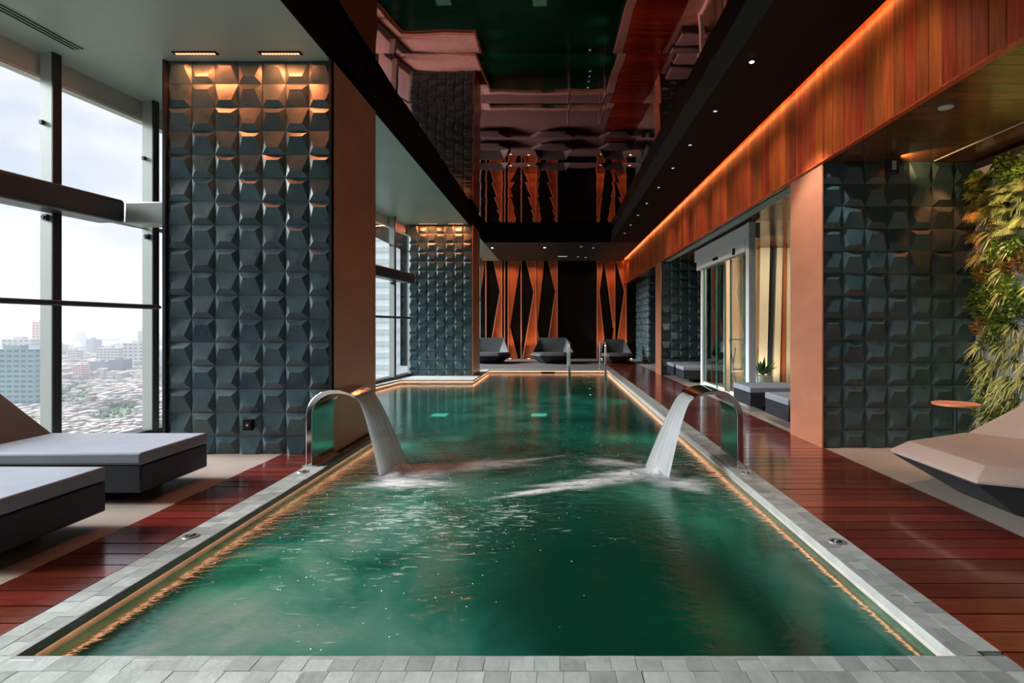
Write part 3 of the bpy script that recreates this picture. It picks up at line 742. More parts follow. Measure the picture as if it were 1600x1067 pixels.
# ------------------------------------------------------------------ sliding glass door lobby
dv = empty('door_1', (0, 0, 0)); tag(dv, 'white framed automatic sliding glass door to the lobby', 'door', kind='structure')
XD, YD0, YD1 = 3.30, 9.36, 12.42
MB().box(XD-.05, XD+.16, YD0+.02, YD1+.55, 2.80, 3.06).build('header', M['alu'], dv, bevel=.008)
MB().box(XD-.08, XD+.02, YD0+.10, YD1+.25, 2.58, 2.80).build('drive_box', M['alu'], dv, bevel=.008)
MB().box(XD-.085, XD-.075, 11.0, 11.35, 2.64, 2.70).build('sensor', M['black'], dv)
MB().box(XD-.095, XD-.075, 9.95, 10.07, 2.60, 2.71).build('sensor', M['black'], dv)
MB().box(XD-.05, XD+.05, YD1-.12, YD1, .0, 2.60).build('post', M['alu'], dv, bevel=.005)
MB().box(XD-.06, XD+.06, YD0-.05, YD0+.10, .0, 3.06).build('corner_post', M['alu'], dv, bevel=.006)
MB().box(XD-.03, XD+.06, YD0+.1, YD1-.1, .0, .05).build('threshold', M['alu'], dv)
def leaf(y0, y1, dx):
    MB().box(XD+dx-.006, XD+dx+.006, y0, y1, .07, 2.58).build('glass_leaf', M['dglass'], dv)
    for y in (y0, y1): MB().box(XD+dx-.012, XD+dx+.012, y-.012, y+.012, .06, 2.58).build('glass_edge', M['gedge'], dv)
    MB().box(XD+dx-.015, XD+dx+.015, y0, y1, .04, .10).build('bottom_rail', M['alu'], dv)
leaf(11.35, 12.30, .0); leaf(10.9, 11.85, .035); leaf(9.5, 10.45, .0)
MB().box(XD+.03, XD+.045, YD0+.1, YD0+.5, .07, 2.6).build('glass_edge', M['gedge'], dv)
w2_ = empty('window_21'); tag(w2_, 'frameless glass screen beside the sliding door', 'window', kind='structure')
for k in range(3):
    MB().box(XD+.08+k*.75, XD+.82+k*.75, YD0-.006, YD0+.006, .02, ZS).build('pane', M['dglass'], w2_)
    MB().cyl((XD+.82+k*.75, YD0-.02), .025, 2.9, 2.94).build('fitting', M['chrome'], w2_)
# cream folded wall of the lobby
cw = MB().box(3.9, 5.7, 12.75, 12.9, 0, ZS).build('wall_lobby', M['cream']); tag(cw, 'cream wall with folded vertical fins in the lobby', 'wall', kind='structure')
def cx_(u, Y=12.6): return (u-CX)*Y/F
for (t0, t1, b0, b1, m_) in ((1160, 1176, 1166, 1171, 'cream'), (1186, 1201, 1183, 1196, 'cream'), (1207, 1210, 1196, 1203, 'basefab'), (1212, 1221, 1206, 1216, 'cream'), (1222, 1226, 1220, 1225, 'dcopper'), (1228, 1245, 1226, 1245, 'cream')):
    MB().extr([(cx_(t0), ZS-.001), (cx_(t1), ZS-.001), (cx_(b1), .0), (cx_(b0), .0)], 1, 12.52, 12.76).build('fold_fin', M[m_], cw)
lamp('lobby_lamp', 'AREA', (4.6, 11.0, ZS-.02), (4.6, 12.2, 0), 75, CREAM, .8, .5)
lamp('lobby_lamp', 'SPOT', (4.55, 11.9, .12), (4.75, 12.9, 1.2), 40, CREAM, .1, angle=110)
# easel-like rack + plant inside the lobby
r_ = empty('folding_rack', (3.75, 11.0, 0)); tag(r_, 'thin chrome folding rack inside the sliding door', 'rack')
for s in (-.22, .22):
    MB().tube([(s, -.2, 0), (s, .25, 1.05)], .012, 8).build('leg', M['chrome'], r_); MB().tube([(s, .25, 0), (s, -.12, .9)], .012, 8).build('leg', M['chrome'], r_)
MB().tube([(-.22, .25, 1.05), (.22, .25, 1.05)], .012, 8).build('crossbar', M['chrome'], r_); MB().tube([(-.22, 0.02, .47), (.22, .02, .47)], .012, 8).build('crossbar', M['chrome'], r_)
pp = empty('potted_plant', (4.22, 11.3, 0)); tag(pp, 'low leafy plant in a pale pot behind the glass screen', 'plant')
MB().cyl((0, 0), .13, 0, .32, 20, .18).build('pot', M['white'], pp)
b = MB()
for i in range(46):
    a = random.uniform(0, 2*PI); e1 = random.uniform(.5, 1.3); L_ = random.uniform(.25, .5)
    d = Vector((math.cos(a)*math.cos(e1), math.sin(a)*math.cos(e1), math.sin(e1))); s_ = Vector((-math.sin(a), math.cos(a), 0))*.035
    p0 = Vector((0, 0, .32)); p1 = p0+d*L_*.5; p2 = p0+d*L_+Vector((0, 0, -.06))
    b.add([p0-s_*.3, p0+s_*.3, p1+s_, p2, p1-s_], [(0, 1, 2, 3, 4)])
b.build('foliage', mat('pot_leaf', (.06, .16, .07), .5), pp)

# ------------------------------------------------------------------ fountains
def spout(name, label, sgn, xo, xt, y0, y1):
    """xo: outer foot x, xt: lip x; sheet of steel bent like a J standing on the coping"""
    o = empty(name, (xo, (y0+y1)/2, 0)); tag(o, label, 'fountain')
    hw = (y1-y0)/2; reach = abs(xt-xo)
    th = .055; R = .245
    outer = [(0, 0), (0, .47)]
    for i in range(1, 13):
        a = PI-(PI/2)*i/12; outer.append((R+R*math.cos(a), .47+R*math.sin(a)))
    for i in range(1, 6):
        t_ = i/5; outer.append((R+(reach-R)*t_, .715-.055*t_*t_))
    inner = []
    for i, (x, z) in enumerate(outer):
        a = outer[max(i-1, 0)]; c = outer[min(i+1, len(outer)-1)]
        d = Vector((c[0]-a[0], c[1]-a[1])).normalized(); nrm = Vector((d.y, -d.x))
        t_ = th*(1 if i < 10 else max(.45, 1-(i-9)*.07))
        inner.append((x+nrm.x*t_, z+nrm.y*t_))
    poly = [(sgn*x, z) for x, z in outer+inner[::-1]]
    n = len(outer)
    vs = [(x, -hw, z) for x, z in poly]+[(x, hw, z) for x, z in poly]; m_ = len(poly)
    fs = [(i, (i+1) % m_, (i+1) % m_+m_, i+m_) for i in range(m_)]
    fs += [(i, i+1, m_-2-i, m_-1-i) for i in range(n-1)]+[(i+m_, i+1+m_, 2*m_-2-i, 2*m_-1-i) for i in range(n-1)]
    ob = MB().add(vs, fs).build('spout_body', M['steel'], o, bevel=.004)
    MB().box(min(0, sgn*.09)-.02, max(0, sgn*.09)+.02, -hw-.02, hw+.02, -.001, .008).build('base_plate', M['chrome'], o, bevel=.002)
    # water sheet
    lx, lz = outer[-1]; lz -= .02
    nr = 22; nc = 9; vs = []; uvs = []
    for side in (0, 1):
        for i in range(nr+1):
            t_ = i/nr; z = lz-(lz-WZ)*t_; x = sgn*(lx-.01+(.27)*math.sqrt(t_)*(.55+.45*t_**.5))
            for j in range(nc+1):
                s_ = j/nc*2-1; w_ = hw*.93
                bul = (.016+.03*t_)*(1-s_*s_)*(1 if side == 0 else -.6)+.14*t_*(s_*.5+.2)
                vs.append((x+sgn*bul, s_*w_, z)); uvs.append((j/nc, t_))
    fs = []; B = (nr+1)*(nc+1)
    for side in (0, 1):
        for i in range(nr):
            for j in range(nc):
                a = side*B+i*(nc+1)+j; fs.append((a, a+1, a+nc+2, a+nc+1))
    me = bpy.data.meshes.new('water_fall'); me.from_pydata(vs, [], fs); ul = me.uv_layers.new(name='UVMap')
    for lp in me.loops: ul.data[lp.index].uv = uvs[lp.vertex_index]
    me.materials.append(M['fall']); me.polygons.foreach_set('use_smooth', [True]*len(me.polygons))
    wf = put('water_sheet', me, None, (xo, (y0+y1)/2, 0)); tag(wf, 'white sheet of water falling from the %s fountain' % ('left' if sgn > 0 else 'right'), 'waterfall', kind='stuff')
    return xo+sgn*(lx+.26)
fx1 = spout('fountain_spout', 'curved polished steel fountain spout on the left coping', 1, -2.325, -1.865, 5.20, 5.72)
fx2 = spout('fountain_spout', 'curved polished steel fountain spout on the right coping', -1, 1.735, 1.27, 5.12, 5.63)
def foam(label, cx, cy, blobs, seed, mt='foam', nm='splash_foam'):
    """soft mounds of froth: each blob is (x, y, half length, half width, heading, height)"""
    rnd = random.Random(seed); vs = []; fs = []; uvs = []
    for (bx_, by_, hl, hw_, hd, ht) in blobs:
        base = len(vs); nr, na = 12, 36; c_, s_ = math.cos(hd), math.sin(hd)
        ph = [rnd.uniform(0, 6.28) for _ in range(4)]
        for i in range(nr+1):
            r = i/nr
            for k in range(na):
                a_ = 2*PI*k/na; wob = 1+.16*math.sin(3*a_+ph[0])+.10*math.sin(5*a_+ph[1])+.07*math.sin(9*a_+ph[2])
                lx, ly = hl*r*wob*math.cos(a_), hw_*r*wob*math.sin(a_)
                z = WZ+.003+ht*max(0, 1-r*1.2)**2*(1+rnd.uniform(-.3, .3))
                vs.append((bx_+lx*c_-ly*s_, by_+lx*s_+ly*c_, z)); uvs.append((r, a_/(2*PI)))
        for i in range(nr):
            for k in range(na):
                a_ = base+i*na+k; b_ = base+i*na+(k+1) % na; fs.append((a_, b_, b_+na, a_+na))
    me = bpy.data.meshes.new('foam'); me.from_pydata(vs, [], fs); ul = me.uv_layers.new(name='UVMap')
    for lp in me.loops: ul.data[lp.index].uv = uvs[lp.vertex_index]
    me.materials.append(M[mt]); me.polygons.foreach_set('use_smooth', [True]*len(me.polygons))
    tag(put(nm, me), label, 'foam', kind='stuff')
foam('white churning foam under the left waterfall', 0, 0, [(-1.50, 5.40, .36, .40, .3, .07), (-1.20, 5.46, .60, .42, .40, .04), (-.80, 5.62, .90, .34, .42, .02), (-.35, 5.82, .75, .13, .45, .008), (-1.35, 5.0, .55, .30, -.1, .008)], 1)
foam('white churning foam under the right waterfall', 0, 0, [(1.00, 5.34, .32, .38, 0, .07), (.72, 5.26, .50, .34, .35, .03), (.32, 5.0, .80, .22, .38, .018), (-.1, 4.75, .65, .11, .42, .008), (1.15, 4.95, .40, .30, -.4, .008), (.60, 5.75, .45, .22, -.5, .01)], 2)
foam('pale broken ripple crests running from the left waterfall toward the viewer', 0, 0, [(-1.0, 4.1, 1.25, 1.65, .0, .0)], 3, 'fleck', 'ripple_crests')
foam('pale broken ripple crests round the right waterfall', 0, 0, [(.55, 5.6, 1.0, 1.3, 0, .0)], 4, 'fleck', 'ripple_crests')
b = MB(); rb = random.Random(5)
for i in range(420):
    if rb.random() < .7: x = rb.gauss(-1.0, .65); y = rb.gauss(4.2, 1.0)
    else: x = rb.gauss(.2, .6); y = rb.gauss(7.2, 1.0)
    if not (PL+.1 < x < PR-.1 and PF+.1 < y < 9.5): continue
    r = rb.uniform(.002, .005); sy = rb.uniform(.5, .9)
    b.add([(x-r, y, WZ), (x, y-r*sy, WZ), (x+r, y, WZ), (x, y+r*sy, WZ), (x, y, WZ+r*.8)], [(0, 1, 4), (1, 2, 4), (2, 3, 4), (3, 0, 4)])
o = b.build('surface_bubbles', M['bubble']); tag(o, 'fine white bubbles drifting on the green water', 'bubbles', kind='stuff')
# air buttons on the coping
for i, (x, y, l_) in enumerate(((-2.262, 3.46, 'round chrome air button on the left coping near the deck'), (1.705, 3.37, 'round chrome air button on the right coping near the viewer'), (-2.262, 5.0, 'round chrome air button at the foot of the left fountain'), (1.71, 4.96, 'round chrome air button at the foot of the right fountain'))):
    o = MB().cyl((0, 0), .052, -.002, .006, 24, .046).build('air_button', M['chrome'], loc=(x, y, 0)); tag(o, l_, 'button', 'air buttons on the coping')
    MB().cyl((0, 0), .030, .0061, .007, 20).build('recess', M['dmetal'], o); MB().cyl((0, 0), .014, .0071, .013, 16).build('push_knob', M['chrome'], o)
# handrails of the pool steps
for i, x in enumerate((.40, 1.39)):
    o = empty('pool_handrail', (x, 0, 0)); tag(o, ['left steel handrail at the pool steps', 'right steel handrail at the pool steps'][i], 'handrail', 'pool handrails')
    pts = [(0, PB+.10, 0), (0, PB+.10, .75)]
    for k in range(1, 7): a = PI/2*k/6; pts.append((0, PB+.10-.12*(1-math.cos(a)), .75+.12*math.sin(a)))
    pts += [(0, 15.4, .87)]
    for k in range(1, 7): a = PI/2*k/6; pts.append((0, 15.4-.12*math.sin(a), .87-.12*(1-math.cos(a))))
    pts += [(0, 15.25, -.5)]
    MB().tube(pts, .030, 12).build('tube', M['chrome'], o, smooth=True)
    MB().cyl((0, PB+.10), .06, 0, .012).build('flange', M['chrome'], o)

# ------------------------------------------------------------------ loungers
def flat_lounger(label):
    """foot at local x=0, head toward +x, centred on y"""
    o = empty('sun_lounger'); tag(o, label, 'sun lounger')
    hw = .39
    MB().extr([(-hw, .085), (hw, .085), (hw, .285), (-hw, .285)], 0, .006, 1.98).build('base', M['basefab'], o, bevel=.012)
    MB().box(.28, 1.8, -.22, .22, -.004, .085).build('plinth', M['black'], o)
    MB().box(0, 1.36, -hw-.004, hw+.004, .288, .38).build('seat_cushion', M['fabric'], o, bevel=.022, seg=4)
    MB().extr([(1.335, .35), (1.37, .385), (1.86, .765), (1.98, .755), (1.98, .29), (1.335, .29)], 1, -hw-.004, hw+.004).build('backrest', M['brownfab'], o, bevel=.018, seg=3)
    return o
la = flat_lounger('grey flat lounger at the left window, nearest the tiled pillar'); la.location = (-3.02, 4.46, 0); la.rotation_euler = (0, 0, PI)
dup(la, (-2.96, 3.29, 0), PI, 'grey flat lounger cut by the left edge of the frame')
lab = {7.52: 'grey lounger in the right alcove, half hidden by the copper pillar side', 8.92: 'grey lounger in the right alcove standing against the sliding door lobby', 13.35: 'grey lounger just beyond the sliding door', 14.45: 'grey lounger against the far right tiled pillar'}
for y, l_ in lab.items(): dup(la, (2.98, y, 0), 0, l_)

def gem(label, seat, base, back):
    """faceted daybed: foot at y=0, head toward +y"""
    o = empty('faceted_daybed'); tag(o, label, 'daybed')
    def ring(hx1, hx2, y0, y1, y2, z):
        return [(-hx1, y0, z), (hx1, y0, z), (hx2, y1, z), (hx2*.86, y2, z), (-hx2*.86, y2, z), (-hx2, y1, z)]
    def loft(rings, name, m, bev=.01):
        vs = [v for r in rings for v in r]; n = len(rings[0]); fs = [tuple(range(n))[::-1], tuple(range((len(rings)-1)*n, len(rings)*n))]
        for k in range(len(rings)-1):
            for i in range(n): fs.append((k*n+i, k*n+(i+1) % n, (k+1)*n+(i+1) % n, (k+1)*n+i))
        return MB().add(vs, fs).build(name, m, o, bevel=bev)
    loft([ring(.26, .50, .32, .78, 1.40, 0.0), ring(.46, .82, -.10, .66, 1.62, .268)], 'base_shell', base)
    loft([ring(.47, .83, -.11, .66, 1.63, .275), ring(.47, .83, -.11, .66, 1.63, .30), ring(.40, .745, .0, .70, 1.58, .382)], 'seat_cushion', seat, .008)
    # back with two side wings
    sx, bx = .745, .38
    v = [(-bx, 1.05, .378), (bx, 1.05, .378), (.50, 1.46, .90), (-.50, 1.46, .90), (sx, .72, .378), (-sx, .72, .378), (sx*.9, 1.58, .378), (-sx*.9, 1.58, .378), (.50, 1.54, .89), (-.50, 1.54, .89)]
    fs = [(0, 1, 2, 3), (1, 4, 2), (0, 3, 5), (4, 6, 8, 2), (5, 3, 9, 7), (6, 7, 9, 8), (2, 8, 9, 3), (0, 5, 7, 6, 4, 1)]
    MB().add(v, fs).build('backrest', back, o, bevel=.008)
    return o
gr = gem('large sand-topped faceted daybed at the right edge of the frame', M['warmfab'], M['basefab'], M['warmfab'])
gr.location = (2.86, 4.10, 0); gr.rotation_euler = (0, 0, -PI/2)
g1 = gem('black faceted daybed behind the pool, leftmost of three', M['blackfab'], M['basefab'], M['blackfab'])
g1.location = (-2.43, 19.6, 0)
dup(g1, (-.07, 19.6, 0), 0, 'black faceted daybed behind the pool, middle of three')
dup(g1, (2.25, 19.7, 0), .0, 'black faceted daybed behind the pool, rightmost of three', scale=(.76, 1, .93))
# side table
t_ = empty('side_table', (3.88, 5.39, 0)); tag(t_, 'small round copper-topped side table by the green wall', 'table')
MB().cyl((0, 0), .20, .545, .565, 36).build('table_top', M['copper'], t_, bevel=.003)
MB().cyl((0, 0), .014, .012, .545, 12).build('stem', M['beam'], t_); MB().cyl((0, 0), .15, -.004, .012, 28).build('foot', M['dmetal'], t_)

# ------------------------------------------------------------------ green wall
GX = 4.55
gw = MB().box(GX, GX+.12, Y0, 6.02, 0, 3.0).build('wall_green_backing', M['concrete']); tag(gw, 'bluish felt backing of the planted wall', 'wall', kind='structure')
MB().box(GX-.01, GX+.14, Y0, 6.02, 3.0, 3.07).build('cap', M['dmetal'], gw)
rg = random.Random(11)
def strap(b, root, dirv, L_, w_, droop, seg=6):
    side = dirv.cross(Vector((0, 0, 1))); side = side.normalized() if side.length > .1 else Vector((0, 1, 0))
    pts = []
    for i in range(seg+1):
        t = i/seg; pts.append(root+dirv*L_*t+Vector((0, 0, -droop*L_*t*t)))
    vs = []; fs = []
    for i, p in enumerate(pts):
        t = i/seg; ww = w_*(.5+.8*t)*(1-t)**.5+.0006; vs += [p-side*ww, p+side*ww+Vector((0, 0, .001))]
    for i in range(seg): fs.append((2*i, 2*i+1, 2*i+3, 2*i+2))
    b.add(vs, fs)
def spider(n, L0):
    b = MB()
    for i in range(n):
        a = rg.uniform(-1.25, 1.25); e1 = rg.uniform(-.3, 1.1)
        d = Vector((-math.cos(a)*math.cos(e1), math.sin(a)*math.cos(e1), math.sin(e1))).normalized()
        strap(b, Vector((0, rg.uniform(-.03, .03), rg.uniform(-.03, .03))), d, L0*rg.uniform(.6, 1.15), .0055, rg.uniform(.5, 1.1))
    return b
def bushy(n, R, ls):
    b = MB()
    for i in range(n):
        a = rg.uniform(0, 2*PI); r = R*math.sqrt(rg.random()); c = Vector((-rg.uniform(.02, .13)*(1.3-r/R), math.cos(a)*r, math.sin(a)*r))
        d = Vector((-rg.uniform(.2, 1), rg.uniform(-1, 1), rg.uniform(-.9, .7))).normalized(); s_ = d.cross(Vector((rg.random(), rg.random(), 1))).normalized()
        l_ = ls*rg.uniform(.7, 1.3); w_ = l_*.30; m_ = c+d*l_*.5+d.cross(s_)*l_*.08
        b.add([c, m_+s_*w_, c+d*l_, m_-s_*w_], [(0, 1, 2, 3)])
    return b
def frond(L_, droop):
    b = MB(); seg = 16; pts = []
    for i in range(seg+1):
        t = i/seg; pts.append(Vector((-L_*(.75*t), 0, L_*(.35*t-droop*t*t))))
    b.tube(pts, [.0022*(1-.7*i/seg) for i in range(seg+1)], 4)
    for i in range(1, seg):
        t = i/seg; p = pts[i]; d = (pts[i+1]-pts[i-1]).normalized(); ll = .062*math.sin(PI*min(1, .18+t*.86))+.006
        for s_ in (-1, 1):
            q = p+Vector((0, s_*ll, 0))+d*ll*.35-Vector((0, 0, .25*ll)); k = d*.0065
            b.add([p-k, p+k, q+k*.4, q-k*.2], [(0, 1, 2, 3)])
    return b
LEAF = {
 'spider': mat('spider_leaf', (.24, .33, .09), .5, 0, .35, alt=(.50, .50, .22), vscale=30, obj_var=.35, hue_var=.02),
 'green': mat('glossy_leaf', (.09, .20, .035), .4, 0, .4, alt=(.30, .38, .06), vscale=28, obj_var=.2),
 'fern': mat('fern_leaf', (.16, .24, .05), .5, 0, .3, alt=(.50, .45, .16), vscale=14, obj_var=.3, hue_var=.02),
 'rust': mat('rust_leaf', (.30, .13, .035), .55, 0, .3, alt=(.50, .30, .10), vscale=25, obj_var=.2)}
spm = [spider(60, .165).mesh('foliage', LEAF['spider']) for _ in range(3)]
bum = [bushy(170, .14, .05).mesh('foliage', LEAF['green']) for _ in range(3)]
rum = [bushy(200, .13, .038).mesh('foliage', LEAF['rust']) for _ in range(2)]
frm = [frond(.30, .55).mesh('frond', LEAF['fern']), frond(.24, .7).mesh('frond', LEAF['fern'])]
LB = {'spider': 'pale striped spider plant arching from the green wall', 'green': 'bushy plant with small glossy green leaves on the green wall', 'rust': 'rust-orange leafy plant on the green wall', 'fern': 'yellow-green fern with drooping fronds high on the green wall'}
ORD = ['first', 'second', 'third', 'fourth', 'fifth', 'sixth', 'seventh', 'eighth', 'ninth', 'tenth', 'eleventh', 'twelfth', 'thirteenth', 'fourteenth', 'fifteenth']
SH = {'spider': 'pale striped spider plant', 'green': 'glossy small-leaved green plant', 'rust': 'rust-orange leafy plant', 'fern': 'yellow-green drooping fern'}
def plant(kind, y, z, row, colm):
    o = empty({'spider': 'spider_plant', 'green': 'leafy_plant', 'rust': 'rust_plant', 'fern': 'hanging_fern'}[kind], (GX, y, z)); tag(o, '%s in the %s row down, %s from the tiled pillar' % (SH[kind], ORD[row], ORD[colm]), 'plant', {'spider': 'spider plants of the green wall', 'green': 'glossy green plants of the green wall', 'rust': 'rust plants of the green wall', 'fern': 'ferns of the green wall'}[kind])
    sc_ = rg.uniform(.85, 1.15)
    if kind == 'fern':
        for i in range(9):
            put('frond', rg.choice(frm), o, rot=(rg.uniform(-.9, .9), rg.uniform(-.5, .35), rg.uniform(-1.0, 1.0)), scale=(sc_,)*3)
        MB().box(-.02, .0, -.03, .03, -.03, .03).build('root_pocket', M['dmetal'], o)
    else:
        me = rg.choice({'spider': spm, 'green': bum, 'rust': rum}[kind])
        put('foliage', me, o, rot=(rg.uniform(-.4, .4), 0, rg.uniform(-.2, .2)), scale=(sc_,)*3)
        MB().box(-.02, .0, -.03, .03, -.03, .03).build('root_pocket', M['dmetal'], o)
bands = [(2.86, 'green fern green'), (2.66, 'fern fern fern'), (2.48, 'fern spider fern'), (2.30, 'fern spider rust'), (2.10, 'spider spider green'), (1.90, 'green rust spider'), (1.70, 'green green spider'), (1.50, 'green green green'),
         (1.32, 'rust spider green'), (1.14, 'spider green spider'), (.96, 'spider spider spider'), (.78, 'green spider spider'), (.58, 'spider green spider'), (.40, 'green spider green'), (.22, 'spider green spider')]
for ri, (z, ks) in enumerate(bands):
    ks = ks.split()
    for j, y in enumerate((5.90, 5.77, 5.64, 5.50, 5.34, 5.14, 4.9)):
        plant(ks[j % 3] if j < 3 else rg.choice(ks), y+rg.uniform(-.05, .05), z+rg.uniform(-.05, .05), ri, j)

# ------------------------------------------------------------------ lamps of the right zone
lamp('plant_spot', 'SPOT', (3.70, 5.1, ZS-.05), (4.55, 5.2, 2.3), 60, (1, .74, .42), .03, angle=70)
lamp('plant_spot', 'SPOT', (3.80, 5.3, ZS-.05), (4.55, 5.4, 1.2), 60, (1, .74, .42), .03, angle=48)
lamp('plant_spot', 'SPOT', (3.6, 4.2, ZS-.05), (4.5, 4.8, 1.2), 50, (1, .72, .42), .03, angle=80)
lamp('tile_spot', 'SPOT', (4.1, 5.82, ZS-.04), (4.2, 6.03, 1.2), 42, WARM, .03, angle=62)
lamp('lounger_spot', 'SPOT', (3.3, 4.9, ZS-.05), (3.4, 4.6, 0), 80, (1, .56, .32), .05, angle=75)
lamp('copper_spot', 'SPOT', (2.03, 5.74, ZC-.05), (2.87, 6.4, 1.6), 240, (1, .88, .80), .05, angle=55)
lamp('sign_spot', 'SPOT', (3.58, 5.80, ZS-.045), (4.3, 5.82, ZS+.03), 16, (1, .55, .22), .01, angle=100)

# ------------------------------------------------------------------ the city far below
GZ = -150.0
cityg = MB().box(-14000, -45, -9000, 16000, GZ-1, GZ).build('ground', mat('city_ground', (.26, .25, .24), .9, alt=(.10, .14, .08), vscale=.006, var=.1)); tag(cityg, 'hazy city ground far below the windows', 'ground', kind='structure')
cols = [(.74, .70, .66), (.62, .60, .60), (.80, .76, .70), (.45, .45, .48), (.66, .55, .50), (.30, .32, .36), (.55, .57, .60)]
cm = [mat('city_wall_%d' % i, tuple(q*.6 for q in c), .8) for i, c in enumerate(cols)]
dark = mat('city_window', (.10, .13, .17), .3)
def bld(u, v, wpx, vtop, depth, m, label, rows=8, name='building', group='distant city buildings'):
    Y = F*(H-GZ)/(v-CY); X = (u-CX)*Y/F; w_ = wpx*Y/F; top = H-(vtop-CY)*Y/F
    o = empty(name, (X, Y, GZ)); tag(o, label, 'building', group)
    hh = top-GZ
    MB().box(-w_/2, w_/2, 0, depth, 0, hh).build('wall', m, o)
    b = MB(); rh = hh/rows; ncol = max(3, int(w_/(rh*1.3)))
    for r in range(rows):
        for c in range(ncol):
            x = -w_/2+w_*(c+.5)/ncol; b.box(x-w_/ncol*.30, x+w_/ncol*.30, -.5, .1, rh*r+rh*.35, rh*r+rh*.8)
        b.box(w_/2-.1, w_/2+.5, depth*.1, depth*.9, rh*r+rh*.4, rh*r+rh*.75)
    q = b.build('windows', dark, o); q['kind'] = 'stuff'
    MB().box(-w_*.2, w_*.15, depth*.2, depth*.6, hh, hh+rh*.7).build('roof_house', m, o)
    return o
orange = mat('orange_cladding', (.72, .36, .20), .7); teal = mat('teal_glazing', (.20, .34, .34), .2); pink = mat('pink_wall', (.72, .46, .42), .8)
o_ = bld(61, 562, 22, 503, 60, orange, 'slim orange tower with a mast at the left window', 14, 'tower')
hh_ = o_.children[0].bound_box[1][2] if len(o_.children) else 100
MB().box(-1.5, 1.5, 10, 13, hh_, hh_+60).build('mast', M['mull'], o_)
bld(14, 640, 78, 545, 40, teal, 'broad teal glass office block low at the left window', 12, 'office_block')
bld(24, 570, 44, 530, 60, cm[0], 'long white block behind the teal office block', 7)
bld(208, 575, 32, 536, 60, cm[2], 'square white block at the right of the near window', 7)
bld(180, 590, 22, 562, 40, cm[5], 'dark office block in the middle of the near window', 8)
bld(150, 588, 24, 565, 40, cm[3], 'grey office block left of the dark office block', 8)
bld(112, 570, 12, 547, 40, cm[2], 'white slab with a flat roof beside the mullion', 6)
bld(167, 570, 34, 544, 40, cm[0], 'pale striped apartment slabs mid window', 6)
bld(222, 615, 14, 600, 20, pink, 'pink low building at the right of the near window', 4)
bld(120, 597, 12, 570, 30, pink, 'reddish tower low beside the mullion', 8)
bld(140, 556, 10, 530, 60, cm[6], 'thin pale tower on the hazy skyline', 8)
bld(220, 548, 10, 517, 80, cm[6], 'tall pale tower on the skyline at the right', 8)
rc = random.Random(21)
def shared_box(m):
    b = MB(); b.box(-.5, .5, 0, 1, 0, 1); b.box(-.2, .1, .3, .7, 1, 1.12)
    for r in range(4):
        for c in range(4): b.box(-.43+.24*c, -.43+.24*c+.13, -.03, .02, .1+.22*r, .1+.22*r+.11)
    return b.mesh('city_block', m)
sb = [shared_box(m) for m in cm]
for i in range(210):
    v = 524+rc.random()**1.4*112; Y = F*(H-GZ)/(v-CY)
    u = rc.uniform(-30, 255); X = (u-CX)*Y/F
    hp = rc.uniform(2, 6) + (rc.random() < .25)*rc.uniform(3, 12)*(1 if v < 590 else .4)
    hh = hp*Y/F*(1 if v < 600 else .8); ww = rc.uniform(5, 15)*Y/F
    o_me = rc.choice(sb); o = put('building', o_me, None, (X, Y, GZ), scale=(ww, ww*rc.uniform(.6, 1.5), hh)); tag(o, ('%s flat-roofed city block in the hazy %s' % (['sand', 'grey-beige', 'cream', 'slate grey', 'rosy', 'dark grey', 'blue-grey'][sb.index(o_me)], 'skyline' if v < 545 else 'middle distance' if v < 585 else 'foreground')), 'building', 'distant city blocks')
for mi, (m_, cnt, nm, lb_) in enumerate(((cm[2], 1500, 'low_houses', 'dense pale low houses far below'), (cm[4], 900, 'low_roofs', 'dense rosy low roofs far below'), (cm[1], 900, 'low_sheds', 'dense grey low roofs far below'))):
    b = MB()
    for i in range(cnt):
        v = 540+rc.random()**.8*160; Y = F*(H-GZ)/(v-CY); u = rc.uniform(-60, 262)
        n_ = math.sin(u*.05+v*.09)+math.sin(u*.023-v*.06+2)+rc.uniform(-.7, .7)
        if n_ < -.35: continue
        X = (u-CX)*Y/F; s_ = Y/F*rc.uniform(1.6, 5.5); d_ = Y*rc.uniform(.012, .02); z = GZ+rc.uniform(5, 14)*(1 if v > 600 else 2)
        b.box(X-s_, X+s_, Y, Y+d_, GZ, z)
    tag(b.build(nm, m_), lb_, 'houses', kind='stuff')
b = MB()
for i in range(1300):
    v = 548+rc.random()*150; u = rc.uniform(-60, 262)
    n_ = math.sin(u*.05+v*.09)+math.sin(u*.023-v*.06+2)+rc.uniform(-.5, .5)
    if n_ > -.1: continue
    Y = F*(H-GZ)/(v-CY); X = (u-CX)*Y/F; r = Y/F*rc.uniform(2, 5)
    b.add([(X-r, Y, GZ), (X+r, Y, GZ), (X, Y-r, GZ), (X, Y+r, GZ), (X, Y, GZ+r*1.4), (X-r*.8, Y-r*.6, GZ+r*.8), (X+r*.8, Y-r*.5, GZ+r*.8), (X, Y+r*.7, GZ+r*.9)], [(0, 2, 5), (2, 1, 6), (2, 6, 5), (5, 6, 4), (1, 3, 7), (1, 7, 6), (3, 0, 5), (3, 5, 7), (6, 7, 4), (7, 5, 4)])
tag(b.build('city_trees', mat('city_tree', (.09, .15, .07), .9)), 'dark green tree cover between the far houses', 'trees', kind='stuff')
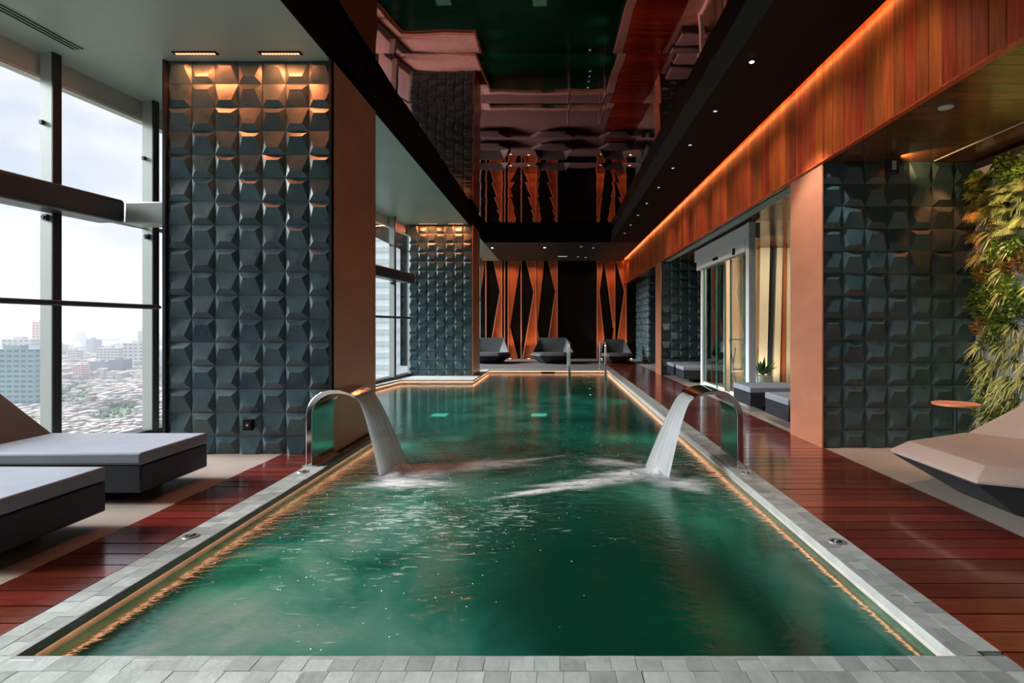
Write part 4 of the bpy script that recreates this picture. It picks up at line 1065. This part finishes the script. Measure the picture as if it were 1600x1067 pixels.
# two near towers seen in the window bay
palewin = mat('pale_window_band', (.62, .72, .74), .3)
def tower(x0, x1, y0, y1, z1, m, label):
    o = MB().box(x0, x1, y0, y1, GZ, z1).build('tower', m); tag(o, label, 'tower')
    b = MB()
    k = int((z1+40)/4)
    for r in range(k): b.box(x0+.5, x1-.5, y0-.3, y0+.1, z1-3-4*r, z1-1.4-4*r); b.box(x1-.1, x1+.3, y0+1, y1-1, z1-3-4*r, z1-1.4-4*r)
    q = b.build('window_band', palewin, o); q['kind'] = 'stuff'
tower(-68, -54, 190, 215, 34, mat('white_tower', (.85, .90, .90), .6), 'white neighbouring tower seen in the window bay')
tower(-61, -52, 208, 250, 30, mat('teal_tower', (.50, .66, .66), .3), 'pale teal neighbouring tower behind the window bay mullion')
# haze over the city
hz = bpy.data.materials.new('city_haze'); hz.use_nodes = True; t = hz.node_tree; t.nodes.clear()
vs_ = N(t, 'ShaderNodeVolumeScatter'); vs_.inputs['Color'].default_value = (.52, .56, .65, 1); vs_.inputs['Density'].default_value = 2.3e-4; vs_.inputs['Anisotropy'].default_value = 0.0
oo = N(t, 'ShaderNodeOutputMaterial'); t.links.new(vs_.outputs[0], oo.inputs['Volume'])
hb = MB().box(-12000, -80, 250, 14000, GZ-.5, 260).build('haze', hz); tag(hb, 'pale blue haze over the distant city', 'haze', kind='stuff')

# basin wall lamps: a warm pair, and greenish ones added so the water glows
for (x, y, sx, c, pw) in ((PR+.02, 3.9, -1, (1, .85, .5), 10), (PL-.02, 3.2, 1, (1, .85, .5), 10), (PR+.02, 7.0, -1, (.7, 1, .9), 28), (PL-.02, 6.6, 1, (.7, 1, .9), 28),
                          (PR+.02, 10.5, -1, (.6, 1, .9), 40), (PL2-1.9, 10.5, 1, (.6, 1, .9), 30), (PR+.02, 14.2, -1, (.6, 1, .9), 26), (PL2-.02, 15.0, 1, (.6, 1, .9), 22)):
    o = MB().cyl((0, 0), .07, 0, .012, 20).build('underwater_spot', M['chrome'], loc=(x, y, -.45)); o.rotation_euler = (0, sx*PI/2, 0)
    tag(o, 'round pool wall lamp below the water line, greenish ones added to light the water', 'lamp', 'round pool wall lamps')
    lamp('pool_lamp', 'SPOT', (x+sx*.03, y, -.45), (x+sx*1.0, y, -.40), pw*2.5, c, .06, angle=150, blend=1)
